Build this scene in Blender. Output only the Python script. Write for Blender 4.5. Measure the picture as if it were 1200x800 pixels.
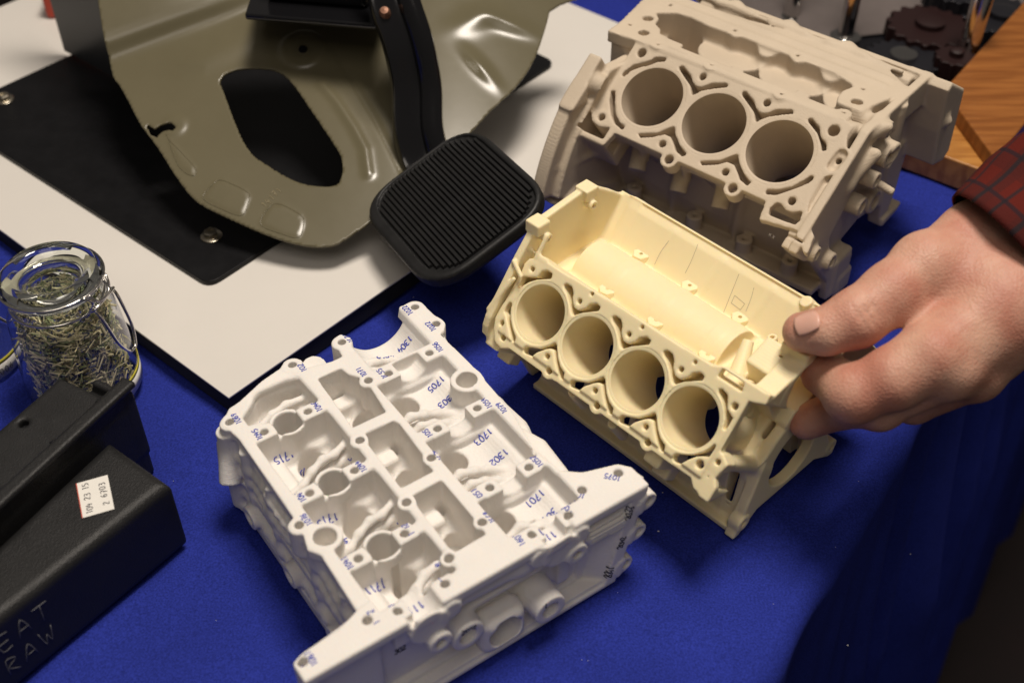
import bpy, math, random
import numpy as np
from mathutils import Vector, Matrix
from mathutils.bvhtree import BVHTree
from mathutils.geometry import delaunay_2d_cdt

random.seed(7)
for o in list(bpy.data.objects): bpy.data.objects.remove(o)
SC = bpy.context.scene
COL = SC.collection
MM = 0.001

# ------------------------------------------------------------ camera
cam = bpy.data.cameras.new('Camera')
cam.sensor_width = 36; cam.lens = 42.9
cam.clip_start = 0.02; cam.clip_end = 60
co = bpy.data.objects.new('Camera', cam); COL.objects.link(co)
co.location = (0, -0.66*math.cos(math.radians(43.5)), 0.66*math.sin(math.radians(43.5)))
co.rotation_euler = (math.radians(90-43.5), 0, 0)
cam.dof.use_dof = True; cam.dof.focus_distance = 0.59; cam.dof.aperture_fstop = 7.5
SC.camera = co
# ------------------------------------------------------------ light
w = bpy.data.worlds.new('World'); SC.world = w; w.use_nodes = True
w.node_tree.nodes['Background'].inputs[0].default_value = (1.0, 0.90, 0.80, 1)
w.node_tree.nodes['Background'].inputs[1].default_value = 0.08
def area(name, loc, target, size, power, color, sy=None):
    l = bpy.data.lights.new(name, 'AREA'); l.size = size; l.energy = power; l.color = color
    if sy: l.shape = 'RECTANGLE'; l.size_y = sy
    o = bpy.data.objects.new(name, l); COL.objects.link(o); o.location = loc
    d = Vector(target)-Vector(loc); o.rotation_euler = d.to_track_quat('-Z', 'Y').to_euler()
    return o
area('ceiling_light', (0.17, 0.12, 1.62), (0.05, 0, 0), 0.42, 27.5, (1.0, 0.90, 0.79))
area('front_fill', (-0.05, -1.15, 1.95), (0, 0, 0), 1.0, 8, (1.0, 0.90, 0.80))  # soft fill lamp added at the front to brighten front faces and decks
SC.view_settings.view_transform = 'Standard'; SC.view_settings.look = 'None'
SC.view_settings.gamma = 1; SC.view_settings.exposure = 0
SC.render.engine = 'CYCLES'
SC.cycles.transparent_max_bounces = 24; SC.cycles.max_bounces = 14; SC.cycles.diffuse_bounces = 8
DATA = {'cream_frame': {'o': (13.162795, -55.086434, 70.527452), 'u': (0.689326, -0.724451, 0.0), 'v': (0.462576, 0.440147, 0.769606), 'n': (-0.557542, -0.53051, 0.638519), 'h': (0.724451, 0.689326, -0.0), 'tilt': 0.87822, 'r': 13.542, 'p': 30.6}, 'taupe_frame': {'o': (74.898385, 85.009551, 99.619827), 'u': (0.766773, -0.641918, 0.0), 'v': (0.522542, 0.624178, 0.58082), 'n': (-0.372839, -0.445357, 0.814032), 'h': (0.641918, 0.766773, -0.0), 'tilt': 0.61974, 'r': 17.1, 'p': 39.2}, 'white_frame': {'o': (-28.373328, -204.427372), 'az': 0.6108652381980153}, 'cream_outline': [(-19.88, 18.64), (-14.99, 21.69), (21.82, 22.96), (52.65, 23.43), (79.4, 23.78), (88.98, 24.33), (93.22, 26.43), (117.7, 27.0), (117.93, 21.75), (110.7, 19.79), (111.13, -4.45), (115.07, -7.01), (116.02, -10.65), (114.58, -14.17), (111.84, -16.42), (114.03, -20.56), (117.18, -26.2), (109.16, -24.69), (105.82, -21.71), (-6.2, -22.73), (-10.45, -25.21), (-15.29, -24.23), (-19.18, -19.35), (-21.32, -14.4), (-20.32, 11.46), (-21.09, 15.23)], 'cream_jacket': {'end1': [(-18.17, 9.65), (-14.74, 10.95), (-10.92, 13.01), (-10.02, 16.81), (-7.68, 18.43), (-4.54, 18.29), (-4.13, 16.49), (-6.96, 14.78), (-10.61, 12.53), (-13.83, 9.59), (-15.9, 6.61), (-16.92, 4.29), (-18.06, 4.78)], 'end2': [(-17.84, -3.98), (-16.55, -4.67), (-14.92, -7.97), (-13.09, -10.7), (-9.96, -13.61), (-5.37, -16.61), (-4.8, -18.15), (-5.99, -18.65), (-9.02, -15.89), (-12.86, -12.45), (-15.55, -10.21), (-18.3, -9.12), (-18.48, -6.21)], 'top': [(4.24, 17.39), (5.24, 18.39), (8.39, 18.3), (10.28, 16.62), (11.69, 13.32), (14.62, 10.88), (17.89, 10.89), (20.41, 13.66), (21.3, 16.4), (23.84, 18.26), (26.49, 18.13), (26.65, 16.43), (23.3, 14.2), (19.61, 11.59), (16.37, 8.23), (15.29, 8.53), (11.92, 11.64), (8.29, 14.62), (5.28, 16.15)], 'low': [(1.75, -18.56), (2.29, -17.12), (5.5, -15.9), (9.96, -14.04), (13.23, -10.47), (15.26, -7.46), (16.36, -8.1), (20.17, -12.85), (23.47, -15.48), (27.19, -16.93), (27.7, -19.19), (26.55, -19.61), (24.23, -17.79), (20.57, -14.45), (16.78, -10.43), (14.35, -10.47), (12.14, -12.22), (8.86, -15.8), (7.35, -19.01), (2.48, -20.0)], 'end3': [(96.77, 16.98), (97.94, 17.61), (101.05, 16.8), (102.4, 14.67), (103.95, 11.82), (106.62, 10.52), (108.24, 9.85), (108.22, 7.29), (108.26, 4.35), (107.61, 3.94), (106.14, 7.68), (103.48, 11.11), (100.88, 13.73), (97.4, 15.84)], 'end4': [(94.35, -18.81), (94.66, -17.04), (97.57, -15.58), (101.73, -13.14), (105.14, -9.62), (106.81, -6.39), (107.93, -3.36), (108.39, -4.51), (108.11, -9.15), (105.64, -10.41), (103.06, -12.27), (100.5, -15.67), (98.46, -19.18), (95.49, -19.82)], 'slot': [(93.26, 25.36), (104.86, 25.42), (106.11, 21.33), (92.88, 21.16)]}, 'cream_holes': {'once': [(-15.52, 15.24, 1.3), (-16.07, -14.74, 1.5), (-11.83, -20.15, 1.6), (106.65, 14.77, 1.6), (106.55, -14.31, 1.9), (112.78, -9.19, 1.3)], 'rep': [(15.67, 15.08, 1.25), (19.6, 21.11, 1.0), (14.98, -14.8, 1.4), (19.09, -20.12, 1.7)]}, 'taupe_outline': [(-26.58, 25.96), (-5.62, 30.29), (28.85, 28.85), (70.07, 26.82), (94.27, 27.24), (98.12, 28.87), (105.24, 26.35), (105.33, 20.36), (107.7, 15.36), (112.38, 12.91), (113.44, 6.9), (111.72, 1.65), (105.85, -2.98), (104.57, -9.06), (104.58, -14.05), (107.55, -21.67), (111.18, -27.93), (116.94, -32.13), (118.88, -42.04), (116.58, -42.16), (108.11, -33.34), (87.91, -36.32), (86.08, -26.56), (57.55, -26.23), (-7.96, -26.4), (-10.09, -35.49), (-28.74, -35.34), (-32.39, -32.49), (-33.23, -19.53), (-26.23, -17.71), (-26.68, 0.92), (-26.57, 18.73)], 'taupe_slots': {'a': [(-22.96, 4.1), (-23.17, 6.22), (-20.23, 12.38), (-17.05, 14.54), (-12.58, 18.2), (-10.99, 21.03), (-5.46, 22.9), (-4.36, 21.15), (-8.61, 19.02), (-11.2, 16.0), (-15.94, 12.78), (-19.46, 9.38), (-21.14, 4.83)], 'b': [(-23.65, -5.59), (-21.36, -5.2), (-17.91, -10.92), (-13.57, -16.78), (-8.58, -20.13), (-4.81, -20.7), (-5.05, -22.98), (-11.26, -21.27), (-15.82, -17.73), (-21.19, -11.19)], 'top': [(4.45, 21.19), (5.94, 22.33), (12.81, 19.15), (15.8, 16.05), (19.55, 14.36), (22.55, 15.59), (26.1, 19.4), (33.73, 22.52), (35.02, 20.92), (30.05, 18.14), (24.62, 14.84), (22.58, 12.92), (19.92, 9.36), (16.0, 13.98), (10.3, 17.05), (5.26, 19.89)], 'low': [(4.68, -21.5), (6.62, -22.82), (13.31, -19.39), (17.7, -15.89), (21.91, -15.67), (25.8, -18.78), (28.46, -21.33), (33.97, -22.93), (34.72, -20.7), (28.77, -18.02), (23.53, -13.91), (20.48, -9.88), (18.43, -11.83), (13.98, -16.95), (6.32, -20.58)], 'c': [(82.66, 21.3), (84.09, 22.21), (90.1, 19.37), (93.07, 15.06), (97.63, 12.99), (99.48, 9.76), (97.66, 8.76), (95.32, 11.99), (90.97, 16.19), (83.37, 20.07)], 'd': [(83.16, -20.79), (83.96, -22.97), (89.25, -21.06), (95.87, -14.01), (100.61, -8.85), (101.29, -5.53), (99.68, -4.75), (98.16, -7.94), (94.1, -14.31), (88.71, -18.47), (83.94, -20.44)], 'e': [(91.36, -24.64), (93.13, -24.32), (97.29, -26.42), (101.42, -26.01), (105.14, -23.29), (106.51, -28.13), (105.38, -31.14), (91.15, -31.79), (89.9, -28.84)], 'f': [(-27.74, -21.66), (-29.06, -32.17), (-12.29, -32.08), (-12.29, -24.99), (-18.42, -27.06), (-24.01, -25.6), (-26.82, -21.28)], 'g': [(99.16, -37.07), (107.36, -36.18), (113.52, -37.71), (113.97, -38.48), (107.67, -37.53), (99.93, -39.2)]}, 'taupe_holes': {'once': [(-19.61, 20.37, 2.6), (-19.79, -21.39, 2.0), (97.61, 20.56, 3.0), (97.91, -20.82, 2.1)], 'rep': [(19.65, 20.85, 2.0), (19.89, -21.14, 2.0), (27.82, -27.23, 2.5)], 'oval': [(106.66, 3.89), (107.48, 10.76)], 'lobes': []}, 'taupe_valley_z': 115.38, 'taupe_valley': [(-44.13, 18.13), (-45.07, 32.14), (-50.03, 58.69), (-46.08, 72.59), (83.65, 87.34), (112.41, 69.51), (108.61, 59.99), (103.51, 42.22), (99.38, 21.59), (-25.91, 20.12)], 'taupe_valley_open': [(-35.11, 51.82), (-26.63, 58.91), (-17.28, 60.42), (-4.67, 58.52), (6.17, 59.02), (7.4, 58.83), (12.78, 57.3), (16.37, 60.3), (45.49, 59.97), (52.34, 55.43), (56.24, 59.38), (72.32, 59.84), (85.62, 55.65), (87.56, 52.98), (85.45, 46.94), (85.82, 40.91), (90.27, 31.13), (75.77, 32.5), (63.54, 32.87), (53.07, 31.65), (25.45, 30.66), (16.54, 31.15), (-10.93, 32.67), (-19.62, 33.79), (-22.83, 38.4), (-28.27, 41.23), (-29.96, 47.29)], 'taupe_valley_holes': [(-34.94, 43.62), (-27.53, 29.11), (-38.62, 31.33), (-13.96, 23.73), (-33.77, 63.71), (20.15, 23.97), (9.93, 62.66), (50.07, 61.97), (63.03, 23.52), (96.2, 41.88), (92.77, 54.78), (95.93, 28.74)], 'white_outline': [(-27.42, 133.88), (-22.85, 138.28), (-17.25, 139.5), (-3.27, 145.47), (12.62, 149.27), (17.69, 147.1), (18.15, 141.28), (29.1, 138.42), (34.99, 138.46), (36.51, 149.38), (41.12, 151.9), (45.03, 150.61), (44.8, 142.87), (75.4, 153.1), (83.18, 150.7), (85.29, 144.66), (86.12, 130.61), (83.54, 125.83), (80.59, 124.99), (81.35, 99.77), (80.92, 87.86), (79.52, 62.78), (74.61, 40.38), (76.76, 24.76), (84.8, 17.39), (93.09, 12.74), (97.84, 11.73), (100.81, 7.34), (104.05, 1.04), (97.55, 1.03), (69.58, 4.49), (64.55, -3.3), (55.87, -5.64), (49.11, -5.57), (45.25, -3.89), (45.37, -1.4), (10.29, 0.05), (0.33, -0.71), (-5.16, -4.46), (-12.93, -4.61), (-14.92, -0.43), (-25.09, 0.22), (-28.87, 0.12), (-33.99, 2.79), (-49.63, 2.11), (-53.58, -1.25), (-57.34, -0.35), (-59.75, 3.07), (-59.7, 6.53), (-56.54, 7.83), (-39.57, 8.53), (-29.39, 10.17), (-27.77, 43.65), (-31.03, 49.01), (-28.49, 58.14), (-30.92, 60.9), (-30.36, 64.22), (-27.99, 65.77), (-27.2, 118.9), (-29.28, 130.81)], 'white_center': [[(18.57, 132.18), (30.46, 131.98), (31.44, 126.54), (34.83, 121.47), (34.55, 116.32), (35.59, 114.26), (33.47, 96.3), (16.75, 96.71)], [(19.59, 90.42), (33.6, 89.9), (34.7, 86.63), (33.39, 63.3), (32.2, 60.03), (32.55, 55.13), (16.42, 55.02), (17.55, 83.94)], [(18.06, 48.83), (32.14, 49.11), (32.56, 47.1), (32.35, 23.52), (31.68, 14.43), (16.13, 13.93), (17.07, 44.54)]], 'white_text': [(-23.0, 130.2, '1069', 0), (-19.4, 116.5, '1045', 0), (15.9, 142.9, '1020', 0), (9.8, 116.7, '1046', 0), (43.3, 147.5, '1021', 0), (76.5, 147.8, '1022', 0), (79.5, 131.6, '1022', 0), (74.6, 117.8, '1056', 0), (44.3, 117.6, '1055', 0), (37.1, 123.9, '1071', 0), (73.1, 74.9, '1054', 0), (41.9, 75.4, '1053', 0), (39.2, 61.6, '1070', 0), (77.0, 68.4, '1079', 0), (40.7, 33.5, '1051', 0), (71.5, 34.2, '1052', 0), (92.2, 8.2, '1075', 1), (74.3, 9.5, '1074', 1), (65.9, 6.6, '1064', 1), (38.0, 20.6, '1069', 0), (41.0, 4.3, '1603', 0), (12.2, 89.5, '1066', 0), (8.5, 74.9, '1044', 0), (-20.3, 75.1, '1043', 0), (-24.2, 62.6, '1076', 0), (11.1, 47.6, '1067', 0), (7.3, 34.7, '1042', 0), (-21.0, 34.3, '1041', 0), (10.2, 14.1, '1068', 0), (5.8, 4.7, '1062', 0), (-25.4, 6.0, '1062', 0), (-16.9, 7.6, '1101', 0), (-53.3, 3.8, '1061', 0), (54.7, 134.5, '4202', 2), (63.0, 128.0, '1304', 2), (61.0, 97.8, '1705', 2), (59.6, 86.4, '1303', 2), (60.7, 58.6, '1703', 2), (59.5, 45.0, '1302', 2), (-16.1, 97.9, '1715', 2), (-14.7, 124.3, '13', 2), (-14.0, 85.5, '13', 2), (-17.0, 57.6, '1713', 2), (-16.9, 43.7, '1306', 2), (-17.8, 17.8, '1711', 2), (58.9, 18.0, '1701', 2), (58.6, 7.3, '301', 2), (50.7, -1.0, '1111', 2), (-11.2, 0.7, '1112', 2)], 'bracket': {'o': (-97.805073, 45.577173, 30.0), 'th': 0.3839724354387525, 'outline': [(-154.2, 196.53), (-150.52, 169.97), (-139.43, 119.11), (-132.75, 106.85), (-126.31, 95.95), (-121.75, 87.57), (-116.1, 78.1), (-105.54, 64.08), (-93.11, 45.18), (-83.47, 32.26), (-76.06, 25.59), (-62.93, 18.43), (-44.06, 9.16), (-24.57, 1.61), (-10.27, -1.07), (0.0, -0.0), (5.9, 3.76), (18.15, 13.51), (35.61, 28.36), (68.41, 68.15), (85.38, 91.75), (97.81, 106.85), (107.93, 124.07), (115.21, 144.18), (121.18, 169.97), (125.22, 196.53)], 'hole': [(-71.12, 101.99), (-73.91, 109.9), (-69.48, 116.03), (-58.67, 119.11), (-43.43, 117.88), (-32.74, 109.9), (-18.75, 88.77), (-2.3, 62.35), (1.13, 53.72), (1.62, 45.18), (-0.91, 38.97), (-8.02, 37.29), (-22.66, 40.1), (-37.85, 49.15), (-50.87, 59.46), (-59.53, 73.99)], 'notch': [(-113.29, 79.28), (-108.49, 76.33), (-104.41, 79.28), (-99.61, 80.46), (-96.32, 77.51), (-97.39, 73.99), (-99.98, 75.16), (-103.78, 73.99), (-106.8, 70.48), (-110.45, 72.23)], 'pads': [[(-75.57, 30.03), (-69.88, 40.1), (-65.17, 41.23), (-52.02, 34.49), (-49.7, 30.03), (-52.52, 18.98), (-63.31, 22.28)], [(-42.06, 13.51), (-36.84, 25.04), (-31.16, 25.59), (-20.17, 18.98), (-17.88, 13.51), (-20.1, 4.84), (-29.7, 7.0)], [(-100.49, 71.06), (-98.12, 67.56), (-82.54, 50.29), (-82.89, 44.61), (-91.33, 50.86)]], 'fold': [(-144.1, 134.69), (-43.49, 183.16)], 'boss': [(-26.83, 132.81), (-28.63, 136.58)], 'groove': [(-13.46, 106.85), (-4.22, 94.75), (6.69, 76.92), (13.82, 62.35), (16.58, 45.75)], 'crease': [(-10.16, 134.69), (18.73, 82.82), (34.87, 48.02)], 'bead': [(-67.19, 13.51), (-30.21, 13.51), (3.23, 9.16)], 'patch': [(-96.87, 122.21), (-56.92, 156.98), (-46.08, 150.56), (-59.79, 131.56), (-83.78, 117.88)], 'text': [(-37.25, 30.03), (-46.21, 33.93)], 'dents': [(95.23, 155.69), (78.59, 122.21), (77.18, 156.98)]}, 'thumb': [(121.649921, -105.999865, 106.0), (130.24807, -108.691929, 109.0), (142.112936, -105.724466, 113.0), (158.233963, -95.955459, 119.0), (174.035683, -84.794691, 124.0), (201.650422, -69.416481, 124.0), (225.563092, -63.462222, 130.0)], 'nail': [(120.968352, -110.556653, 116.0), (138.303332, -110.576862, 124.0)], 'fingers': {'index': [(225.042883, -80.4677, 126.0), (170.83001, -122.8877, 108.0), (155.146511, -127.663517, 100.0), (140.797393, -128.651775, 92.0), (134.131842, -107.683955, 84.0), (134.910869, -89.147266, 82.0)], 'middle': [(226.010978, -86.867827, 122.0), (178.523316, -124.748597, 103.0), (155.058951, -123.068134, 80.0), (143.62295, -111.820779, 66.0), (129.90418, -112.53778, 58.0)], 'ring': [(230.580379, -85.842333, 114.0), (193.804899, -116.702161, 93.0), (174.49863, -111.520089, 70.0), (190.150629, -81.46394, 50.0), (207.482788, -65.150604, 45.0)], 'pinky': [(236.118071, -83.866776, 104.0), (210.885869, -98.226194, 84.0), (193.35277, -99.841681, 66.0), (205.289694, -73.880859, 48.0), (218.440961, -62.248977, 45.0)]}, 'cuff': [(207.844726, -81.680805, 127.0), (218.969394, -77.156409, 133.0), (259.357104, -57.635853, 160.0)], 'pedal_arm': [(-69.218099, 154.471522, 150.0), (-64.868208, 138.265766, 128.0), (-57.840214, 127.252162, 108.0), (-53.801098, 118.729344, 86.0), (-53.193473, 106.078394, 66.0), (-48.594359, 95.560395, 50.0), (-41.048872, 82.023569, 42.0)], 'board_far': (-367.603016, 310.279959, 13.0), 'upright': [(-310.503898, 273.16082, 18.0), (-271.678103, 241.920513, 18.0)], 'pencil': [[(106.678366, -40.938523, 82.526892), (105.552295, -39.755072, 73.545042), (103.215112, -37.298795, 54.903036)], [(113.096871, -47.68409, 80.106019), (112.724516, -47.29276, 72.629483), (111.668585, -46.183024, 63.490706)], [(106.416474, -40.663285, 68.940897), (105.599752, -39.804947, 63.264086)], [(105.599752, -39.804947, 63.264086), (109.494354, -43.898003, 62.528739)], [(109.494354, -43.898003, 62.528739), (110.774464, -45.243341, 67.565538)], [(110.774464, -45.243341, 67.565538), (106.416474, -40.663285, 68.940897)], [(89.141343, -22.507882, 85.622823), (87.309701, -20.582908, 73.410126), (85.497836, -18.678717, 64.175563)], [(77.129961, -9.884449, 77.570683), (74.075689, -6.674543, 67.371523), (72.043409, -4.538705, 57.832244)]], 'herb': (-218.696626, -33.579028, 0.0)}
# ------------------------------------------------------------ helpers
def mat(name, color, rough=0.5, metal=0.0, noise=0.0, nscale=60, bump=0.0, bscale=400, sss=0.0, srad=(1,.5,.25), sscale=0.003,
        spec=0.5, coat=0.0, trans=0.0, ior=1.45, layer=None, color2=None, sheen=0.0):
    m = bpy.data.materials.new(name); m.use_nodes = True
    nt = m.node_tree; b = nt.nodes['Principled BSDF']; L = nt.links
    b.inputs['Base Color'].default_value = (*color, 1)
    b.inputs['Roughness'].default_value = rough; b.inputs['Metallic'].default_value = metal
    b.inputs['Specular IOR Level'].default_value = spec; b.inputs['Coat Weight'].default_value = coat
    b.inputs['Transmission Weight'].default_value = trans; b.inputs['IOR'].default_value = ior
    b.inputs['Sheen Weight'].default_value = sheen
    if sss:
        b.inputs['Subsurface Weight'].default_value = sss
        b.inputs['Subsurface Radius'].default_value = srad; b.inputs['Subsurface Scale'].default_value = sscale
    tc = nt.nodes.new('ShaderNodeTexCoord')
    if noise:
        n = nt.nodes.new('ShaderNodeTexNoise'); n.inputs['Scale'].default_value = nscale; n.inputs['Detail'].default_value = 6
        n.inputs['Roughness'].default_value = 0.65
        r = nt.nodes.new('ShaderNodeValToRGB'); c2 = color2 or tuple(c*(1-noise) for c in color)
        r.color_ramp.elements[0].position = .3; r.color_ramp.elements[1].position = .7
        r.color_ramp.elements[0].color = (*c2, 1); r.color_ramp.elements[1].color = (*tuple(min(1, c*(1+noise*.25)) for c in color), 1)
        L.new(tc.outputs['Object'], n.inputs['Vector']); L.new(n.outputs['Fac'], r.inputs['Fac']); L.new(r.outputs['Color'], b.inputs['Base Color'])
        mr = nt.nodes.new('ShaderNodeMapRange'); mr.inputs['To Min'].default_value = max(0, rough-.08); mr.inputs['To Max'].default_value = min(1, rough+.08)
        L.new(n.outputs['Fac'], mr.inputs['Value']); L.new(mr.outputs['Result'], b.inputs['Roughness'])
    prev = None
    if bump:
        n2 = nt.nodes.new('ShaderNodeTexNoise'); n2.inputs['Scale'].default_value = bscale; n2.inputs['Detail'].default_value = 4
        bp = nt.nodes.new('ShaderNodeBump'); bp.inputs['Strength'].default_value = bump; bp.inputs['Distance'].default_value = 0.0006
        L.new(tc.outputs['Object'], n2.inputs['Vector']); L.new(n2.outputs['Fac'], bp.inputs['Height'])
        L.new(bp.outputs['Normal'], b.inputs['Normal']); prev = bp
    if layer:                       # faint build layers of a printed model, stacked along its local Z
        dirv, per, st = layer
        dp = nt.nodes.new('ShaderNodeVectorMath'); dp.operation = 'DOT_PRODUCT'; dp.inputs[1].default_value = dirv
        L.new(tc.outputs['Object'], dp.inputs[0])
        mu = nt.nodes.new('ShaderNodeMath'); mu.operation = 'MULTIPLY'; mu.inputs[1].default_value = 6.2832/per
        L.new(dp.outputs['Value'], mu.inputs[0])
        si = nt.nodes.new('ShaderNodeMath'); si.operation = 'SINE'; L.new(mu.outputs[0], si.inputs[0])
        b2 = nt.nodes.new('ShaderNodeBump'); b2.inputs['Strength'].default_value = st; b2.inputs['Distance'].default_value = 0.00015
        L.new(si.outputs[0], b2.inputs['Height'])
        if prev: L.new(prev.outputs['Normal'], b2.inputs['Normal'])
        L.new(b2.outputs['Normal'], b.inputs['Normal'])
    return m

M = {}
M['white'] = mat('white_print', (.77, .74, .70), .72, noise=.06, nscale=25, bump=.35, bscale=900, sss=.25, srad=(1,.7,.5), sscale=.0012, layer=((0,0,1), .0009, .12))
M['cream'] = mat('cream_resin', (.84, .73, .46), .5, noise=.06, nscale=18, bump=.10, bscale=700, sss=.3, srad=(1,.6,.2), sscale=.0018, spec=.35, layer=((0,0,1), .0008, .05))
M['taupe'] = mat('taupe_print', (.55, .46, .35), .62, noise=.10, nscale=20, bump=.3, bscale=1100, spec=.35, layer=((0,0,1), .0008, .15))
M['ink'] = mat('blue_ink', (.035, .055, .42), .5)
M['pencil'] = mat('pencil', (.42, .36, .25), .7)
M['inkblack'] = mat('black_ink', (.03, .03, .05), .6)
M['sharpie'] = mat('grey_smudge', (.2, .17, .14), .7, noise=.5)

def link(o, parent=None):
    COL.objects.link(o)
    if parent: o.parent = parent
    return o
def tag(o, label=None, cat=None, group=None, kind=None):
    if label: o['label'] = label
    if cat: o['category'] = cat
    if group: o['group'] = group
    if kind: o['kind'] = kind
    return o
def empty(name, loc=(0,0,0), rot=None):
    o = bpy.data.objects.new(name, None); COL.objects.link(o); o.empty_display_size = .02
    if rot is not None: o.matrix_world = Matrix.Translation(loc) @ rot.to_4x4()
    else: o.location = loc
    return o
def mesh_np(name, V, Q, m, parent=None, smooth=True):
    me = bpy.data.meshes.new(name)
    V = np.asarray(V, np.float32); Q = np.asarray(Q, np.int32); k = Q.shape[1]
    me.vertices.add(len(V)); me.vertices.foreach_set('co', V.ravel())
    me.loops.add(Q.size); me.loops.foreach_set('vertex_index', Q.ravel())
    me.polygons.add(len(Q)); me.polygons.foreach_set('loop_start', np.arange(0, Q.size, k, dtype=np.int32))
    me.polygons.foreach_set('loop_total', np.full(len(Q), k, np.int32))
    me.polygons.foreach_set('use_smooth', np.full(len(Q), smooth))
    me.update(calc_edges=True); me.validate()
    me.materials.append(m)
    return link(bpy.data.objects.new(name, me), parent)
def mesh_py(name, V, F, m, parent=None, smooth=False, bevel=0, seg=2):
    me = bpy.data.meshes.new(name); me.from_pydata([tuple(v) for v in V], [], F); me.update()
    if smooth:
        me.polygons.foreach_set('use_smooth', [True]*len(me.polygons))
    me.materials.append(m)
    o = link(bpy.data.objects.new(name, me), parent)
    if bevel:
        b = o.modifiers.new('bevel', 'BEVEL'); b.width = bevel; b.segments = seg; b.limit_method = 'ANGLE'; b.angle_limit = math.radians(35)
        for p in me.polygons: p.use_smooth = True
        wn = o.modifiers.new('wn', 'WEIGHTED_NORMAL'); wn.keep_sharp = True
    return o
def prism(poly, z0, z1):
    n = len(poly); V = [(x, y, z0) for x, y in poly]+[(x, y, z1) for x, y in poly]
    a = sum(poly[i][0]*poly[(i+1) % n][1]-poly[(i+1) % n][0]*poly[i][1] for i in range(n))
    F = [list(range(n))[::-1], list(range(n, 2*n))]+[[i, (i+1) % n, n+(i+1) % n, n+i] for i in range(n)]
    if a < 0: F = [f[::-1] for f in F]
    return V, F
def tube_data(pts, rad, n=8, closed=False):
    pts = [Vector(p) for p in pts]; V = []; F = []; N = len(pts)
    rr = rad if hasattr(rad, '__len__') else [rad]*N
    ref = None
    for i, p in enumerate(pts):
        a = pts[(i-1) % N] if (i or closed) else p; b = pts[(i+1) % N] if (i < N-1 or closed) else p
        t = (b-a).normalized()
        if ref is None:
            ref = t.cross(Vector((0, 0, 1)))
            if ref.length < .1: ref = t.cross(Vector((0, 1, 0)))
        ref = (ref - t*ref.dot(t)).normalized(); bi = t.cross(ref)
        for k in range(n):
            c = 2*math.pi*k/n; V.append(p+(ref*math.cos(c)+bi*math.sin(c))*rr[i])
    for i in range(N if closed else N-1):
        j = (i+1) % N
        for k in range(n): F.append([i*n+k, i*n+(k+1) % n, j*n+(k+1) % n, j*n+k])
    if not closed: F += [list(range(n))[::-1], list(range((N-1)*n, N*n))]
    return V, F
def tube(name, pts, rad, m, parent=None, n=8, closed=False):
    V, F = tube_data(pts, rad, n, closed); return mesh_py(name, V, F, m, parent, smooth=True)
def lathe(name, prof, m, parent=None, loc=(0,0,0), axis=(0,0,1), n=48, closed=False):
    """prof: (r, z) list; revolved about axis through loc"""
    z = Vector(axis).normalized(); x = z.orthogonal().normalized(); y = z.cross(x); c = Vector(loc)
    V = []; F = []; k = len(prof)
    for i in range(n):
        a = 2*math.pi*i/n; d = x*math.cos(a)+y*math.sin(a)
        for r, h in prof: V.append(c+d*max(r, 1e-6)+z*h)
    for i in range(n):
        j = (i+1) % n
        for q in range(k if closed else k-1):
            q2 = (q+1) % k
            F.append([i*k+q, j*k+q, j*k+q2, i*k+q2])
    o = mesh_py(name, V, F, m, parent, smooth=True)
    o.data.set_sharp_from_angle(angle=math.radians(40))
    return o
def catmull(P, n=6, closed=True):
    P = [np.array(p, float) for p in P]; N = len(P); out = []
    rng = range(N) if closed else range(N-1)
    for i in rng:
        if closed: a, b, c, d = P[(i-1) % N], P[i], P[(i+1) % N], P[(i+2) % N]
        else: a, b, c, d = P[max(i-1, 0)], P[i], P[i+1], P[min(i+2, N-1)]
        for k in range(n):
            t = k/n; out.append(.5*((2*b)+(c-a)*t+(2*a-5*b+4*c-d)*t*t+(3*b-a-3*c+d)*t**3))
    if not closed: out.append(P[-1])
    return out

# ------------------------------------------------------------ signed distance modelling: one continuous surface per casting
def smin(a, b, k):
    if k <= 0: return np.minimum(a, b)
    h = np.maximum(k-np.abs(a-b), 0)/k
    return np.minimum(a, b)-h*h*k*.25
def smax(a, b, k): return -smin(-a, -b, k)
def poly_sdf(poly, X, Y):
    P = np.asarray(poly, np.float32); d = np.full(np.broadcast(X, Y).shape, 1e9, np.float32); s = np.zeros(d.shape, bool)
    for i in range(len(P)):
        a, b = P[i-1], P[i]; e = b-a; wx = X-a[0]; wy = Y-a[1]
        t = np.clip((wx*e[0]+wy*e[1])/max(float(e@e), 1e-9), 0, 1)
        d = np.minimum(d, (wx-t*e[0])**2+(wy-t*e[1])**2)
        c1 = Y >= a[1]; c2 = Y < b[1]; c3 = e[0]*wy > e[1]*wx
        s ^= (c1 & c2 & c3) | (~c1 & ~c2 & ~c3)
    return np.where(s, -np.sqrt(d), np.sqrt(d)).astype(np.float32)
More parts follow.
